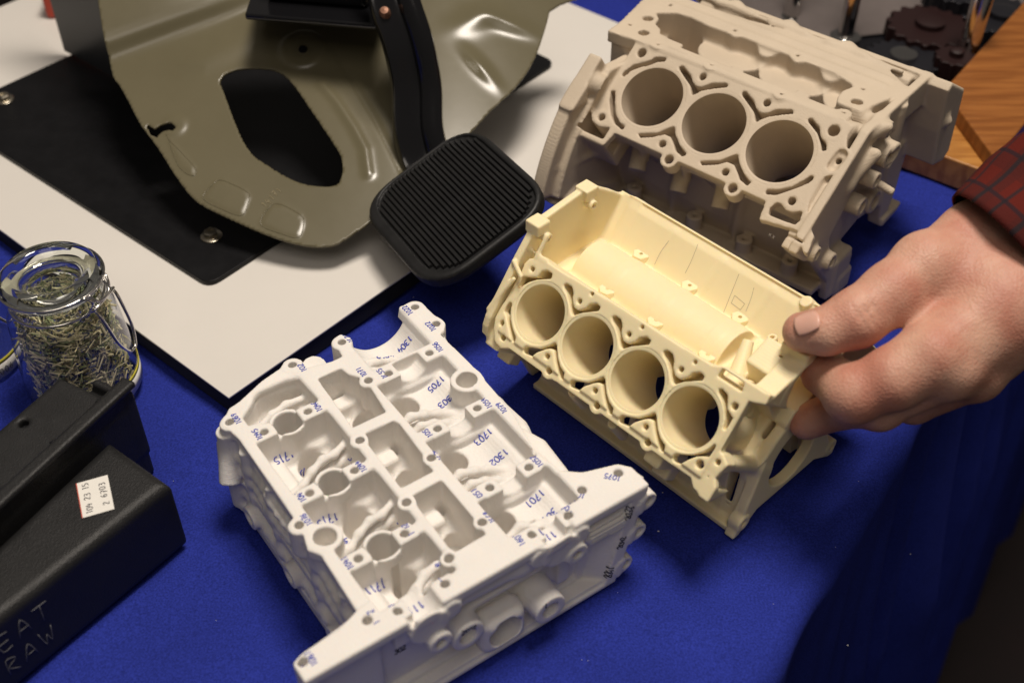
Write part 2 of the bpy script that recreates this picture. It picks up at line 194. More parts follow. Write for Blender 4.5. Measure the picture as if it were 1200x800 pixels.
class Vol:
    """lo, hi in mm in the local frame; rot maps an auxiliary frame (a, y, z) into the local frame"""
    def __init__(s, lo, hi, h, aux=None):
        s.lo = np.array(lo, np.float32); s.h = h; s.n = [int(math.ceil((b-a)/h))+1 for a, b in zip(lo, hi)]
        s.ax = [s.lo[i]+np.arange(s.n[i], dtype=np.float32)*h for i in range(3)]
        s.D = np.full(s.n, 50, np.float32); s.aux = aux        # aux: (A, o) world-like = A @ local + o
    def sl(s, lo, hi):
        i0 = [max(0, int((lo[i]-s.lo[i])/s.h)-1) for i in range(3)]
        i1 = [min(s.n[i], int((hi[i]-s.lo[i])/s.h)+3) for i in range(3)]
        return tuple(slice(a, max(a, b)) for a, b in zip(i0, i1))
    def grid(s, S): return (s.ax[0][S[0]][:, None, None], s.ax[1][S[1]][None, :, None], s.ax[2][S[2]][None, None, :])
    def op(s, S, d, mode, k):
        if s.D[S].size == 0: return
        if mode == '+': s.D[S] = smin(s.D[S], d, k)
        elif mode == '-': s.D[S] = smax(s.D[S], -d, k)
        else: s.D[S] = smax(s.D[S], d, k)
    def to_local(s, p):
        if s.aux is None: return np.array(p, float)
        A, o = s.aux; return A.T@(np.array(p, float)-o)
    def dirl(s, v): return np.array(v, float) if s.aux is None else s.aux[0].T@np.array(v, float)
    # extrude a polygon of the first two local axes along the third
    def ext(s, poly, z0, z1, mode='+', k=0, rnd=0, grow=0):
        P = np.array(poly); m = 3+abs(grow)+k
        S = s.sl((P[:, 0].min()-m, P[:, 1].min()-m, z0-m), (P[:, 0].max()+m, P[:, 1].max()+m, z1+m))
        X, Y, Z = s.grid(S)
        d2 = poly_sdf(poly, X, Y)-grow+rnd
        wz = np.abs(Z-(z0+z1)/2)-(z1-z0)/2+rnd
        d = smax(d2, wz, 0) if rnd <= 0 else np.sqrt(np.maximum(d2, 0)**2+np.maximum(wz, 0)**2)+np.minimum(np.maximum(d2, wz), 0)-rnd
        s.op(S, np.broadcast_to(d, s.D[S].shape), mode, k)
    # extrude a polygon given in aux (y, z) along the first local axis
    def exta(s, poly, a0, a1, mode='+', k=0, rnd=0, grow=0):
        Q = np.array([s.to_local((0, y, z))[1:] for y, z in poly]); m = 3+k+abs(grow)
        S = s.sl((a0-m, Q[:, 0].min()-m, Q[:, 1].min()-m), (a1+m, Q[:, 0].max()+m, Q[:, 1].max()+m))
        X, Y, Z = s.grid(S)
        d2 = poly_sdf(Q, Y, Z)-grow+rnd; wz = np.abs(X-(a0+a1)/2)-(a1-a0)/2+rnd
        d = smax(d2, wz, 0) if rnd <= 0 else np.sqrt(np.maximum(d2, 0)**2+np.maximum(wz, 0)**2)+np.minimum(np.maximum(d2, wz), 0)-rnd
        s.op(S, np.broadcast_to(d, s.D[S].shape), mode, k)
    # tapered cylinder, aux coordinates when aux=True
    def cyl(s, p0, p1, r0, r1=None, mode='+', k=0, aux=False, caps='flat', rnd=0):
        r1 = r0 if r1 is None else r1
        a = s.to_local(p0) if aux else np.array(p0, float); b = s.to_local(p1) if aux else np.array(p1, float)
        R = max(r0, r1)+k+3; S = s.sl(np.minimum(a, b)-R, np.maximum(a, b)+R); X, Y, Z = s.grid(S)
        e = b-a; L = float(np.linalg.norm(e)); e = e/L
        px, py, pz = X-a[0], Y-a[1], Z-a[2]
        t = px*e[0]+py*e[1]+pz*e[2]
        q = np.sqrt(np.maximum(px*px+py*py+pz*pz-t*t, 0)); 
        tt = np.clip(t/L, 0, 1); rr = r0+(r1-r0)*tt
        if caps == 'flat':
            d = np.maximum(q-rr, np.abs(t-L/2)-L/2) if not rnd else (np.sqrt(np.maximum(q-rr+rnd, 0)**2+np.maximum(np.abs(t-L/2)-L/2+rnd, 0)**2)+np.minimum(np.maximum(q-rr+rnd, np.abs(t-L/2)-L/2+rnd), 0)-rnd)
        else:
            dt = t-tt*L; d = np.sqrt(q*q+dt*dt)-rr
        s.op(S, d.astype(np.float32), mode, k)
    def box(s, c, half, mode='+', k=0, rnd=0, aux=False, rot=None):
        """rot: 3x3 columns = box axes in (aux or local) frame"""
        c0 = s.to_local(c) if aux else np.array(c, float)
        Rm = np.eye(3) if rot is None else np.array(rot, float)
        if aux and s.aux is not None: Rm = s.aux[0].T@Rm
        ext = np.abs(Rm)@np.array(half)+k+3; S = s.sl(c0-ext, c0+ext); X, Y, Z = s.grid(S)
        px, py, pz = X-c0[0], Y-c0[1], Z-c0[2]; qs = []
        for i in range(3):
            ax = Rm[:, i]; qs.append(np.abs(px*ax[0]+py*ax[1]+pz*ax[2])-(half[i]-rnd))
        d = np.sqrt(sum(np.maximum(q, 0)**2 for q in qs))+np.minimum(np.maximum(np.maximum(qs[0], qs[1]), qs[2]), 0)-rnd
        s.op(S, np.broadcast_to(d, s.D[S].shape).astype(np.float32), mode, k)
    def path(s, pts, rads, mode='+', k=0, aux=False):
        rads = rads if hasattr(rads, '__len__') else [rads]*len(pts)
        for i in range(len(pts)-1): s.cyl(pts[i], pts[i+1], rads[i], rads[i+1], mode, k, aux, 'round')
    def mesh(s):
        D = s.D.copy(); 
        for a in range(3):
            sl = [slice(None)]*3; sl[a] = 0; D[tuple(sl)] = np.maximum(D[tuple(sl)], .2); sl[a] = -1; D[tuple(sl)] = np.maximum(D[tuple(sl)], .2)
        ins = D < 0; nx, ny, nz = D.shape
        c = ins[:-1, :-1, :-1].astype(np.int8).copy()
        for i, j, l in ((1,0,0),(0,1,0),(0,0,1),(1,1,0),(1,0,1),(0,1,1),(1,1,1)):
            c += ins[i:nx-1+i, j:ny-1+j, l:nz-1+l]
        act = (c > 0) & (c < 8); I = np.argwhere(act); idx = np.full(act.shape, -1, np.int32); idx[act] = np.arange(len(I))
        cor = [(a, b, d) for a in (0, 1) for b in (0, 1) for d in (0, 1)]
        val = {q: D[I[:, 0]+q[0], I[:, 1]+q[1], I[:, 2]+q[2]] for q in cor}
        acc = np.zeros((len(I), 3), np.float32); cnt = np.zeros(len(I), np.float32)
        for q in cor:
            for a in range(3):
                if q[a] == 0:
                    r = list(q); r[a] = 1; v0, v1 = val[q], val[tuple(r)]; m = (v0 < 0) != (v1 < 0)
                    t = np.where(m, v0/np.where(m, v0-v1, 1), 0)
                    p = np.zeros((len(I), 3), np.float32)+np.array(q, np.float32); p[:, a] = t
                    acc[m] += p[m]; cnt[m] += 1
        V = (I+acc/cnt[:, None])*s.h+s.lo
        Q = []
        for a in range(3):
            b, d = (a+1) % 3, (a+2) % 3
            s0 = [slice(None)]*3; s1 = [slice(None)]*3; s0[a] = slice(0, -1); s1[a] = slice(1, None)
            ch = ins[tuple(s0)] != ins[tuple(s1)]
            sb = [slice(None)]*3; sb[b] = slice(1, -1); sb[d] = slice(1, -1)
            E = np.argwhere(ch[tuple(sb)]); E[:, b] += 1; E[:, d] += 1
            def id_(db, dd):
                J = E.copy(); J[:, b] += db; J[:, d] += dd; return idx[J[:, 0], J[:, 1], J[:, 2]]
            q = np.stack([id_(-1, -1), id_(0, -1), id_(0, 0), id_(-1, 0)], 1)
            inn = ins[E[:, 0], E[:, 1], E[:, 2]]; q[~inn] = q[~inn][:, ::-1]
            Q.append(q)
        return V*MM, np.concatenate(Q)
def rotx_aux(t):   # local (a, v, n) -> (a, y, z): columns are the local axes expressed in (a, y, z)
    return np.array([[1, 0, 0], [0, math.cos(t), -math.sin(t)], [0, math.sin(t), math.cos(t)]])

# glyph strokes on a 4 x 6 cell for hand lettering
G = {'0':[[(2,6),(.6,5),(.4,3),(.8,.8),(2,0),(3.4,1),(3.6,3.2),(3.2,5.2),(2,6)]], '1':[[(1.6,5.2),(2.4,6),(2.2,0)]],
 '2':[[(.6,4.8),(1.4,5.9),(3,5.7),(3.3,4.4),(2.2,2.6),(.5,.2),(3.6,.1)]], '3':[[(.6,5.6),(2.2,6),(3.3,5),(2.8,3.6),(1.6,3.2),(3.2,2.6),(3.5,1.2),(2.4,0),(.5,.4)]],
 '4':[[(1.4,6),(.5,2.6),(3.6,2.8)],[(2.9,4.6),(2.5,0)]], '5':[[(3.4,6),(1,5.8),(.8,3.6),(2.6,3.7),(3.4,2.2),(2.6,.4),(.6,.1)]],
 '6':[[(3,6),(1.2,4.4),(.5,1.8),(1.6,0),(3.3,.8),(3.1,2.8),(1.6,3.2),(.7,2)]], '7':[[(.5,5.8),(3.5,6),(1.6,0)],[(1.2,3.1),(3.2,3.3)]],
 '8':[[(2,3.2),(.7,4.6),(2,6),(3.3,4.7),(2,3.2),(.5,1.5),(2,0),(3.5,1.4),(2,3.2)]], '9':[[(3.2,4.4),(2,3.2),(.7,4.4),(1.7,6),(3.2,5.2),(3,2.4),(2.2,0)]],
 'H':[[(.4,0),(.6,6)],[(3.4,0),(3.4,6)],[(.4,3),(3.4,3.2)]], 'E':[[(3.4,6),(.5,5.8),(.4,0),(3.5,.2)],[(.4,3),(2.8,3.1)]],
 'A':[[(0,0),(2,6),(3.8,0)],[(.8,2),(3.2,2.2)]], 'T':[[(0,6),(4,6)],[(2,6),(2,0)]], 'R':[[(.4,0),(.5,6),(2.8,5.8),(3.2,4.4),(.5,3),(3.4,0)]],
 'W':[[(0,6),(1,0),(2,3.6),(3,0),(4,6)]], 'x':[[(.5,.5),(3.5,4)],[(.5,4),(3.5,.5)]], ' ':[]}
def writing(name, text, org, rd, up, height, m, parent, snap=None, r=.00022, lift=.00012, sp=5.0, jit=.25, centre=True):
    """strokes in metres; org/rd/up vectors in the parent's frame; snap(p) -> p on the surface"""
    org, rd, up = Vector(org), Vector(rd).normalized(), Vector(up).normalized(); s = height/6
    Wd = (len(text)-1)*sp+4; V = []; F = []; nrm = rd.cross(up)
    rr = random.Random(sum(ord(c)*(i+3) for i, c in enumerate(text)) + int(org.x*1e5) % 97)
    for i, ch in enumerate(text):
        ox = i*sp-(Wd/2 if centre else 0); oy = (-3 if centre else 0)+rr.uniform(-.5, .5)
        for st in G[ch]:
            st2 = catmull([(x+rr.uniform(-jit, jit), y+rr.uniform(-jit, jit)) for x, y in st], 3, False)
            pts = []; org_n = None
            for x, y in st2:
                p = org+rd*((x+ox)*s)+up*((y+oy)*s)
                if snap: p = snap(p)
                if p is None or (snap and pts and (p-pts[-1]).length > .0024): break
                pts.append(p+nrm*lift)
            if len(pts) > 1:
                v, f = tube_data(pts, r, 5); b = len(V); V += v; F += [[q+b for q in g] for g in f]
    if V: return mesh_py(name, V, F, m, parent, smooth=True)
# ------------------------------------------------------------ table, cloth, board
M['cloth'] = mat('blue_cloth', (.020, .032, .25), .9, noise=.25, nscale=14, bump=.6, bscale=1800, spec=.1)
nt = M['cloth'].node_tree; b_ = nt.nodes['Principled BSDF']; src = b_.inputs['Base Color'].links[0].from_socket
n_ = nt.nodes.new('ShaderNodeTexNoise'); n_.inputs['Scale'].default_value = 1100; n_.inputs['Detail'].default_value = 3
v_ = nt.nodes.new('ShaderNodeMapRange'); v_.inputs['From Min'].default_value = .3; v_.inputs['From Max'].default_value = .7; v_.inputs['To Min'].default_value = .72; v_.inputs['To Max'].default_value = 1.35
h_ = nt.nodes.new('ShaderNodeHueSaturation'); tc_ = [q for q in nt.nodes if q.type == 'TEX_COORD'][0]
nt.links.new(tc_.outputs['Object'], n_.inputs['Vector']); nt.links.new(n_.outputs['Fac'], v_.inputs['Value']); nt.links.new(v_.outputs['Result'], h_.inputs['Value'])
nt.links.new(src, h_.inputs['Color']); nt.links.new(h_.outputs['Color'], b_.inputs['Base Color'])
M['floor'] = mat('dark_carpet', (.010, .005, .005), .9, noise=.4, nscale=20, bump=.4)
M['board'] = mat('white_laminate', (.66, .63, .585), .45, noise=.05, nscale=5, bump=.05, spec=.4)
nt = M['board'].node_tree; b_ = nt.nodes['Principled BSDF']; src = b_.inputs['Base Color'].links[0].from_socket
tc_ = [q for q in nt.nodes if q.type == 'TEX_COORD'][0]; v_ = nt.nodes.new('ShaderNodeTexVoronoi'); v_.inputs['Scale'].default_value = 42
lt_ = nt.nodes.new('ShaderNodeMath'); lt_.operation = 'LESS_THAN'; lt_.inputs[1].default_value = .035
n2_ = nt.nodes.new('ShaderNodeTexNoise'); n2_.inputs['Scale'].default_value = 20; g2_ = nt.nodes.new('ShaderNodeMath'); g2_.operation = 'GREATER_THAN'; g2_.inputs[1].default_value = .56
mu_ = nt.nodes.new('ShaderNodeMath'); mu_.operation = 'MULTIPLY'; mx_ = nt.nodes.new('ShaderNodeMixRGB'); mx_.inputs[2].default_value = (.22, .15, .08, 1)
L_ = nt.links; L_.new(tc_.outputs['Object'], v_.inputs['Vector']); L_.new(tc_.outputs['Object'], n2_.inputs['Vector']); L_.new(v_.outputs['Distance'], lt_.inputs[0]); L_.new(n2_.outputs['Fac'], g2_.inputs[0])
L_.new(lt_.outputs[0], mu_.inputs[0]); L_.new(g2_.outputs[0], mu_.inputs[1]); L_.new(mu_.outputs[0], mx_.inputs[0]); L_.new(src, mx_.inputs[1]); L_.new(mx_.outputs[0], b_.inputs['Base Color'])
M['blackfelt'] = mat('black_edge', (.008, .008, .009), .8)
M['brown'] = mat('chipboard', (.28, .17, .08), .9, noise=.4, nscale=300)
M['blackmetal'] = mat('black_painted_steel', (.007, .007, .008), .42, noise=.3, nscale=60, spec=.25)
M['steel'] = mat('zinc_steel', (.55, .50, .40), .32, metal=1, noise=.3, nscale=90)
floor = mesh_py('floor', [(-3,-2,-.74),(3,-2,-.74),(3,4,-.74),(-3,4,-.74)], [[0,1,2,3]], M['floor']); tag(floor, kind='structure')
def build_cloth():
    E0 = np.array([.099, -.200]); d = np.array([.101, .150]); d /= np.linalg.norm(d); nrm = np.array([d[1], -d[0]])
    S = np.concatenate([np.linspace(-.5, -.12, 12), np.linspace(-.11, .62, 240), np.linspace(.64, 1.3, 20)])
    Tt = np.concatenate([np.linspace(-1.5, -.40, 10), np.linspace(-.39, -.02, 120), np.linspace(-.016, .06, 24), np.linspace(.07, .76, 36)])
    s, t = np.meshgrid(S, Tt, indexing='ij')
    hang = np.clip(t, 0, None); R0 = .012
    ang = np.clip(hang/R0, 0, math.pi/2)
    out = np.where(hang > 0, R0*np.sin(ang), t); z = np.where(hang > 0, -R0*(1-np.cos(ang))-np.clip(hang-R0*math.pi/2, 0, None), 0)
    f = np.clip(hang/.25, 0, 1)
    fold = (np.sin(s*95+1.2*np.sin(s*31))*.010+np.sin(s*47+2)*.012+np.sin(s*210)*.0022)*f+.05*f*hang
    x = E0[0]+d[0]*s+nrm[0]*(out+fold); y = E0[1]+d[1]*s+nrm[1]*(out+fold)
    w = (np.sin(x*38+y*21)*np.sin(y*33-x*11)*.0006+np.sin(x*90-y*60)*.0002)*np.clip(-t/.05, 0, 1)-.0012*np.clip(1+t/.3, 0, 1)*0
    w = np.clip(w*3-.0012+np.sin(x*17-y*9+1)*.0006, -.0035, -.0002)
    z = z+w*(hang <= 0)
    nx, ny = s.shape; idx = np.arange(nx*ny).reshape(nx, ny)
    Q = np.stack([idx[:-1, :-1], idx[1:, :-1], idx[1:, 1:], idx[:-1, 1:]], -1).reshape(-1, 4)
    V = np.stack([x, y, z], -1).reshape(-1, 3)
    # leave the far left of the table bare: clip quads beyond the back of the board
    far = (V[:, 0]*-.771+V[:, 1]*.635)
    keep = (far[Q].min(1) < .43); Q = Q[keep][:, ::-1]
    return mesh_np('tablecloth', V, Q, M['cloth'])
tag(build_cloth(), 'royal blue cloth covering the table and hanging down its right side', 'tablecloth')
# board: white laminated panel with black edges
Av = np.array([-.142, -.0547]); Rv = np.array([.656, .755]); Lv = np.array([-.762, .648]); Lv = np.array([-Rv[1], Rv[0]])
def bd(s, t): q = Av+Rv*s+Lv*t; return (q[0], q[1])
rc = [bd(0,0), bd(.427,0), bd(.427,.44), bd(0,.44)]
br = empty('display_board', (0,0,0)); tag(br, 'white laminated board with thick black edge under the pedal bracket', 'board')
V, F = prism([bd(.001,.001), bd(.426,.001), bd(.426,.439), bd(.001,.439)], .0001, .0118); mesh_py('black_edge', V, F, M['blackfelt'], br)
V, F = prism(rc, .0119, .0132); mesh_py('laminate', V, F, M['board'], br, bevel=.0004)
# black mounting plate with bolts
pr = empty('mounting_plate', (0,0,0)); tag(pr, 'black steel base plate bolted onto the white board', 'plate')
pc = np.array([[-.1662,.028],[.030,.262],[-.160,.44],[-.370,.197]])
def rounded(poly, r, n=5):
    out = []; N = len(poly)
    for i in range(N):
        p, a, b = np.array(poly[i]), np.array(poly[i-1]), np.array(poly[(i+1) % N])
        u, v = (a-p)/np.linalg.norm(a-p), (b-p)/np.linalg.norm(b-p)
        for k in range(n+1):
            t = k/n; q = p+u*r*(1-t)**2+v*r*t**2; out.append(tuple(q))
    return out
V, F = prism(rounded(pc, .008), .0133, .0163); mesh_py('plate', V, F, M['blackmetal'], pr, bevel=.0006)
def bolt(x, y, z, s=1.0, root=pr):
    lathe('washer', [(0,0),(.0062*s,0),(.0062*s,.0009*s),(.0058*s,.0012*s),(0,.0012*s)], M['steel'], root, (x,y,z), n=32)
    b = lathe('bolt_head', [(0,.001*s),(.0042*s,.001*s),(.0042*s,.0038*s),(.0036*s,.0044*s),(.0022*s,.0044*s),(.002*s,.0038*s),(0,.0038*s)], M['steel'], root, (x,y,z), n=6)
    return b
bolt(-.1722, .0699, .0163); bolt(-.3344, .2134, .0163)
# standing black flange behind the bracket
up = [Vector(q)*MM for q in DATA['upright']]; dv = (up[1]-up[0]).normalized(); up[1] = up[1]+dv*.05; nn = Vector((-dv.y, dv.x, 0))*.0025
V = [up[0], up[1], up[1]+nn, up[0]+nn]; V = V+[q+Vector((0,0,.16)) for q in V]
mesh_py('upright_flange', V, [[0,3,2,1],[4,5,6,7],[0,1,5,4],[1,2,6,5],[2,3,7,6],[3,0,4,7]], mat('satin_black', (.03,.032,.036), .35, spec=.5), pr, bevel=.0006)
# ------------------------------------------------------------ cream engine block (V type, four bores on the near bank)
def frame_matrix(fr):
    return Matrix((Vector(fr['u']), Vector(fr['v']), Vector(fr['n']))).transposed()
def build_cream():
    fr = DATA['cream_frame']; root = empty('engine_block', Vector(fr['o'])*MM, frame_matrix(fr))
    tag(root, 'cream resin engine block with four open cylinder bores, held by a hand', 'engine block')
    T = fr['tilt']; A = rotx_aux(T); aux = (A, np.array([0, 0, fr['o'][2]])); p = fr['p']; r = fr['r']
    vol = Vol((-34, -66, -112), (126, 74, 14), .65, aux); YC = 48.0
    zdeck = fr['o'][2]
    out = DATA['cream_outline']
    # bank 1 and 2 bodies
    def bank(prof, a0, a1, mode='+', k=0, rnd=0):
        for sgn in (1, -1):
            vol.exta([(YC+sgn*(y-YC), z) for y, z in prof], a0, a1, mode, k, rnd)
    bank([(-9,54),(-13,56.5),(14,87.5),(19,84),(33,66),(48,64),(48,30),(30,40),(16,48)], -16, 110, rnd=1)
    # crankcase skirts
    bank([(17,.3),(21,.3),(25,30),(30,50),(12,56),(19,42),(21,28)], -16, 112, k=2)
    # lower rail
    bank([(12,.3),(21,.3),(21,3.4),(12,3.4)], -16, 112, rnd=.5, k=2)
    # valley: floor, slopes, cam tunnel bulge
    vol.exta([(30,60),(33,67.5),(63,67.5),(66,60)], -22, 96, k=2)
    vol.cyl((-13, YC, 62.5), (78, YC, 62.5), 15.5, mode='+', k=3, aux=True)
    for a in (0, 29, 60): vol.cyl((a+8, YC, 61.5), (a+12, YC, 61.5), 15.9, mode='+', k=2, aux=True)
    vol.cyl((20, YC, 61.5), (52, YC, 61.5), 16.2, mode='+', k=1, aux=True)
    # far bank inner wall ribs
    for a in (14, 44, 73): vol.path([(a, 79, 83), (a-3, 64, 66)], [1.4, 1.2], k=2.5, aux=True)
    # crank space and bulkheads
    cav = [(19,-2),(20,28),(29,46),(48,52),(67,46),(76,28),(77,-2)]
    for a0, a1 in ((-13, 12), (16, 43), (47, 73), (77, 108)): vol.exta(cav, a0, a1, '-', k=1.5)
    vol.cyl((-40, YC, 26), (130, YC, 26), 11, mode='-', aux=True)
    # rear bell housing flange
    bell = [(-14,50),(-13.5,55),(-11.5,60),(8,86),(17,96.5),(19,100.5),(23,100.5),(50,103.5),(55,103.5),(60,101),(72,92.5),(92,76),(106,62),(112,52),(108,40),(84,14),(78,.3),(18,.3),(12,14)]
    vol.exta(bell, -26, -22, k=0, rnd=.8)
    vol.exta([(15,60),(15,88),(33,66),(48,64),(63,66),(81,88),(84,60),(48,40)], -24, -10, k=2)
    vol.box((-23, 20.5, 98.5), (4.5, 4.2, 3.2), k=1, rnd=.6, aux=True)
    vol.box((-23, 53.5, 101.5), (4.2, 4.2, 3.2), k=1, rnd=.6, aux=True)
    for y, z in ((22, 93), (53, 96)):
        vol.cyl((-25, y, z), (-17, y, z), 2.6, mode='+', k=1, aux=True); vol.cyl((-19, y, z), (-16, y, z), 1.2, mode='-', aux=True)
    vol.path([(-17, 21, 95), (-17, 14, 86)], 1.2, k=1.2, aux=True)
    vol.path([(-20, 2, 78), (-26, -9, 62)], 1.1, k=1, aux=True); vol.path([(-24, 6, 84), (-17, 4, 80)], 1.2, k=1, aux=True)
    # front plate and timing face
    front = [(-17,50),(-15,51.5),(16,88.5),(24,79),(26.5,74),(34,77),(40,76),(60,76),(67,76),(72,79),(80,88.5),(111,52),(112,44),(90,26),(80,20),(90,.3),(84,.3),(60,7),(36,7),(16.5,.3),(13,.3),(20,23),(24,44),(20,50),(2,40)]
    vol.exta([(-17,50.4),(16,89.2),(23,81),(27,76),(48,76),(69,76),(73,81),(80,89.2),(112,51),(104,44),(88,42),(76,46),(76,24),(89,.4),(84,.4),(70,9),(26,9),(14,.4),(10,.4),(19,24),(25,44),(12,40),(-6,46)], 112.5, 118, k=1.2, rnd=.5)
    vol.cyl((100, YC, 30), (130, YC, 30), 17, mode='-', aux=True)
    vol.cyl((108, 44, 74), (118, 44, 74), 19, mode='+', k=1, aux=True)
    vol.exta([(18,88),(27,75),(36,56),(48,48),(66,56),(66,84),(48,92),(30,90)], 108, 118, k=1)
    vol.cyl((105, 45, 78), (121, 45, 78), 13.5, mode='-', aux=True)
    for y, z, q in ((25, 74, 2.8), (27, 64, 1.2), (33, 59, 2.4), (21, 67, 1.0), (29, 69, .9)): vol.cyl((114, y, z), (121, y, z), q, mode='-', aux=True)
    # recess beside bore 4 behind the timing face, with the bolt column crossing it
    vol.exta([(-9,53),(14,31),(19,29),(22,44),(30,52),(36,56),(27,75),(16,86)], 104, 130, '-', k=1.5)
    vol.exta([(-9,46),(8,24),(15,8),(17,22),(10,31),(-5,44)], 114, 130, '-', k=1)
    vol.exta([(-8,54),(30,62),(32,40),(24,.4),(17,.4),(19,30),(12,44)], 99, 104, k=1.5); vol.exta([(104,54),(66,62),(64,40),(72,.4),(79,.4),(77,30),(84,44)], 99, 104, k=1.5)
    # foot details
    for y in (14, 82): vol.cyl((112, y+2, 8), (118.5, y+2, 8), 4.2, mode='+', k=1.5, aux=True); vol.cyl((116, y+2, 8), (120, y+2, 8), 1.5, mode='-', aux=True)
    # deck: outline plate and bolt lobes
    vol.ext(out, -5, 0, k=0)
    for i in range(5):
        bx, by, _ = DATA['cream_holes']['rep'][3]; bx += p*(i-1)
        if i < 4: vol.cyl((bx, by, -9), (bx, by, 0), 4.0, mode='+', k=0)
        if i < 4: vol.cyl((bx, by, -32), (bx, by, -7), 3.2, 3.6, mode='+', k=2)
    for x, y, q in DATA['cream_holes']['once'][:3]: vol.cyl((x, y, -8), (x, y, 0), q+2.6, mode='+', k=.6)
    x, y, q = DATA['cream_holes']['once'][5]; vol.cyl((x, y, -8), (x, y, 0), 4.2, mode='+', k=.6); vol.cyl((x, y, -52), (x, y, -5), 4.0, 3.6, mode='+', k=3)
    # hanging lugs under the deck edge
    for x in (-19, 84): 
        vol.box((x, -25, -17), (4.5, 4, 12), k=2.5, rnd=1); vol.box((x-1, -31, -26), (4.5, 4.5, 4.5), k=2, rnd=1)
    for x, y in ((30, -30), (56, -31)): vol.cyl((x, y, -26), (x, y+6, -10), 2.6, mode='+', k=2)
    # thermostat housing and standpipes at the front of the valley
    vol.box((103, 40, 82), (8, 8, 8), k=1.5, rnd=1.2, aux=True, rot=[[1,0,0],[0,.94,-.34],[0,.34,.94]])
    vol.box((111, 50, 90), (7, 9, 7), k=1, rnd=1, aux=True)
    vol.cyl((105, 45, 78), (121, 45, 78), 13.0, mode='-', aux=True)
    vol.cyl((92, 30, 70), (84.5, 47, 80), 4.6, 2.6, mode='+', k=3, aux=True); vol.cyl((87.5, 40.5, 76), (84.0, 48.2, 81), 1.2, mode='-', aux=True)
    vol.cyl((92, 58, 66), (90, 57, 80), 3.2, 2.3, mode='+', k=2, aux=True); vol.cyl((90, 57, 77), (90, 57, 82), 1.1, mode='-', aux=True)
    vol.cyl((96, 52, 60), (93, 50.5, 76), 2.6, 2.8, mode='-', aux=True)
    vol.cyl((93, 83, 80), (90.5, 79, 88), 3, mode='+', k=2, aux=True)
    # second (far) bank deck rim: proud edge running along the ridge
    vol.exta([(2*YC+17,50.4),(2*YC-16,89),(2*YC-15,86),(2*YC+13,50)], -18, 118, k=.5)
    # cutters
    J = DATA['cream_jacket']
    for key in ('end1', 'end2', 'end3', 'end4'): vol.ext(J[key], -11, 3, '-', grow=.3)
    vol.ext(J['slot'], -7, 3, '-', k=.3)
    for i in range(3):
        for key in ('top', 'low'): vol.ext([(x+p*i, y) for x, y in J[key]], -11, 3, '-', grow=.3)
    for i in range(4):
        vol.cyl((p*i, 0, -70), (p*i, 0, 3), r+1.2, mode='-')
        vol.cyl((p*i, 0, -56), (p*i, 0, 0), r+2.6, mode='+') if False else None
    for x, y, q in DATA['cream_holes']['once']: vol.cyl((x, y, -7), (x, y, 3), q, mode='-')
    for i in range(3):
        for x, y, q in DATA['cream_holes']['rep']: vol.cyl((x+p*i, y, -7), (x+p*i, y, 3), q, mode='-')
    x, y, q = DATA['cream_holes']['rep'][3]
    vol.ext([(112.1,19.8),(111.8,-4),(117.3,-7.7),(115.4,-15.4),(119,-20),(140,-20),(140,24),(117,22)], -34, 3, '-', k=.8)
    # trim under the table plane
    vol.exta([(-90,-60),(190,-60),(190,.25),(-90,.25)], -60, 160, '-')
    V, Q = vol.mesh()
    mesh_np('casting', V, Q, M['cream'], root)
    for i in range(4):
        lathe('cylinder_liner', [(r+1.5, -46), (r+1.5, 0.0), (r+1.3, .12), (r+.15, .12), (r, -.05), (r, -46)], M['cream'], root, (p*i*MM, 0, 0), n=64, closed=True) if False else None
        k = MM
        lathe('cylinder_liner', [((r+1.9)*k, -44*k), ((r+1.9)*k, .02*k), ((r+1.8)*k, .04*k), ((r+.2)*k, .04*k), (r*k, -.1*k), (r*k, -44*k)], M['cream'], root, (p*i*k, 0, 0), n=72, closed=True)
    inv = frame_matrix(fr).transposed(); bvh = BVHTree.FromPolygons([tuple(q) for q in V.tolist()], Q.tolist())
    cl = inv @ (Vector(co.location)-Vector(fr['o'])*MM)
    for line in DATA['pencil']:
        pts = []
        for q in catmull(line, 6, False):
            d = inv @ (Vector(q)*MM-Vector(fr['o'])*MM)-cl; h = bvh.ray_cast(cl, d.normalized())
            if h[0] is not None: pts.append(h[0]+h[1]*.00004)
        tube('pencil_line', pts, .00011, M['pencil'], root, n=4)
    # valley pads: six-sided faced bolt bosses
    up = Vector(A.T@np.array([0, 0, 1]))
    for a, y in ((10.6, 34.8), (41.5, 34.8), (72.6, 34.6), (4, 65.9), (36, 65.1), (66.8, 64.9)):
        c = Vector(aux[0].T@(np.array([a, y, 60])-aux[1]))*MM
        lathe('bolt_boss', [(5.2*MM, -3*MM), (4.5*MM, 11.2*MM), (4.2*MM, 11.6*MM), (1.1*MM, 11.6*MM), (.9*MM, 11.2*MM), (.9*MM, 8*MM), (0, 8*MM)], M['cream'], root, c, up, n=6 if y > 50 else 7)
    return root
cream = build_cream()
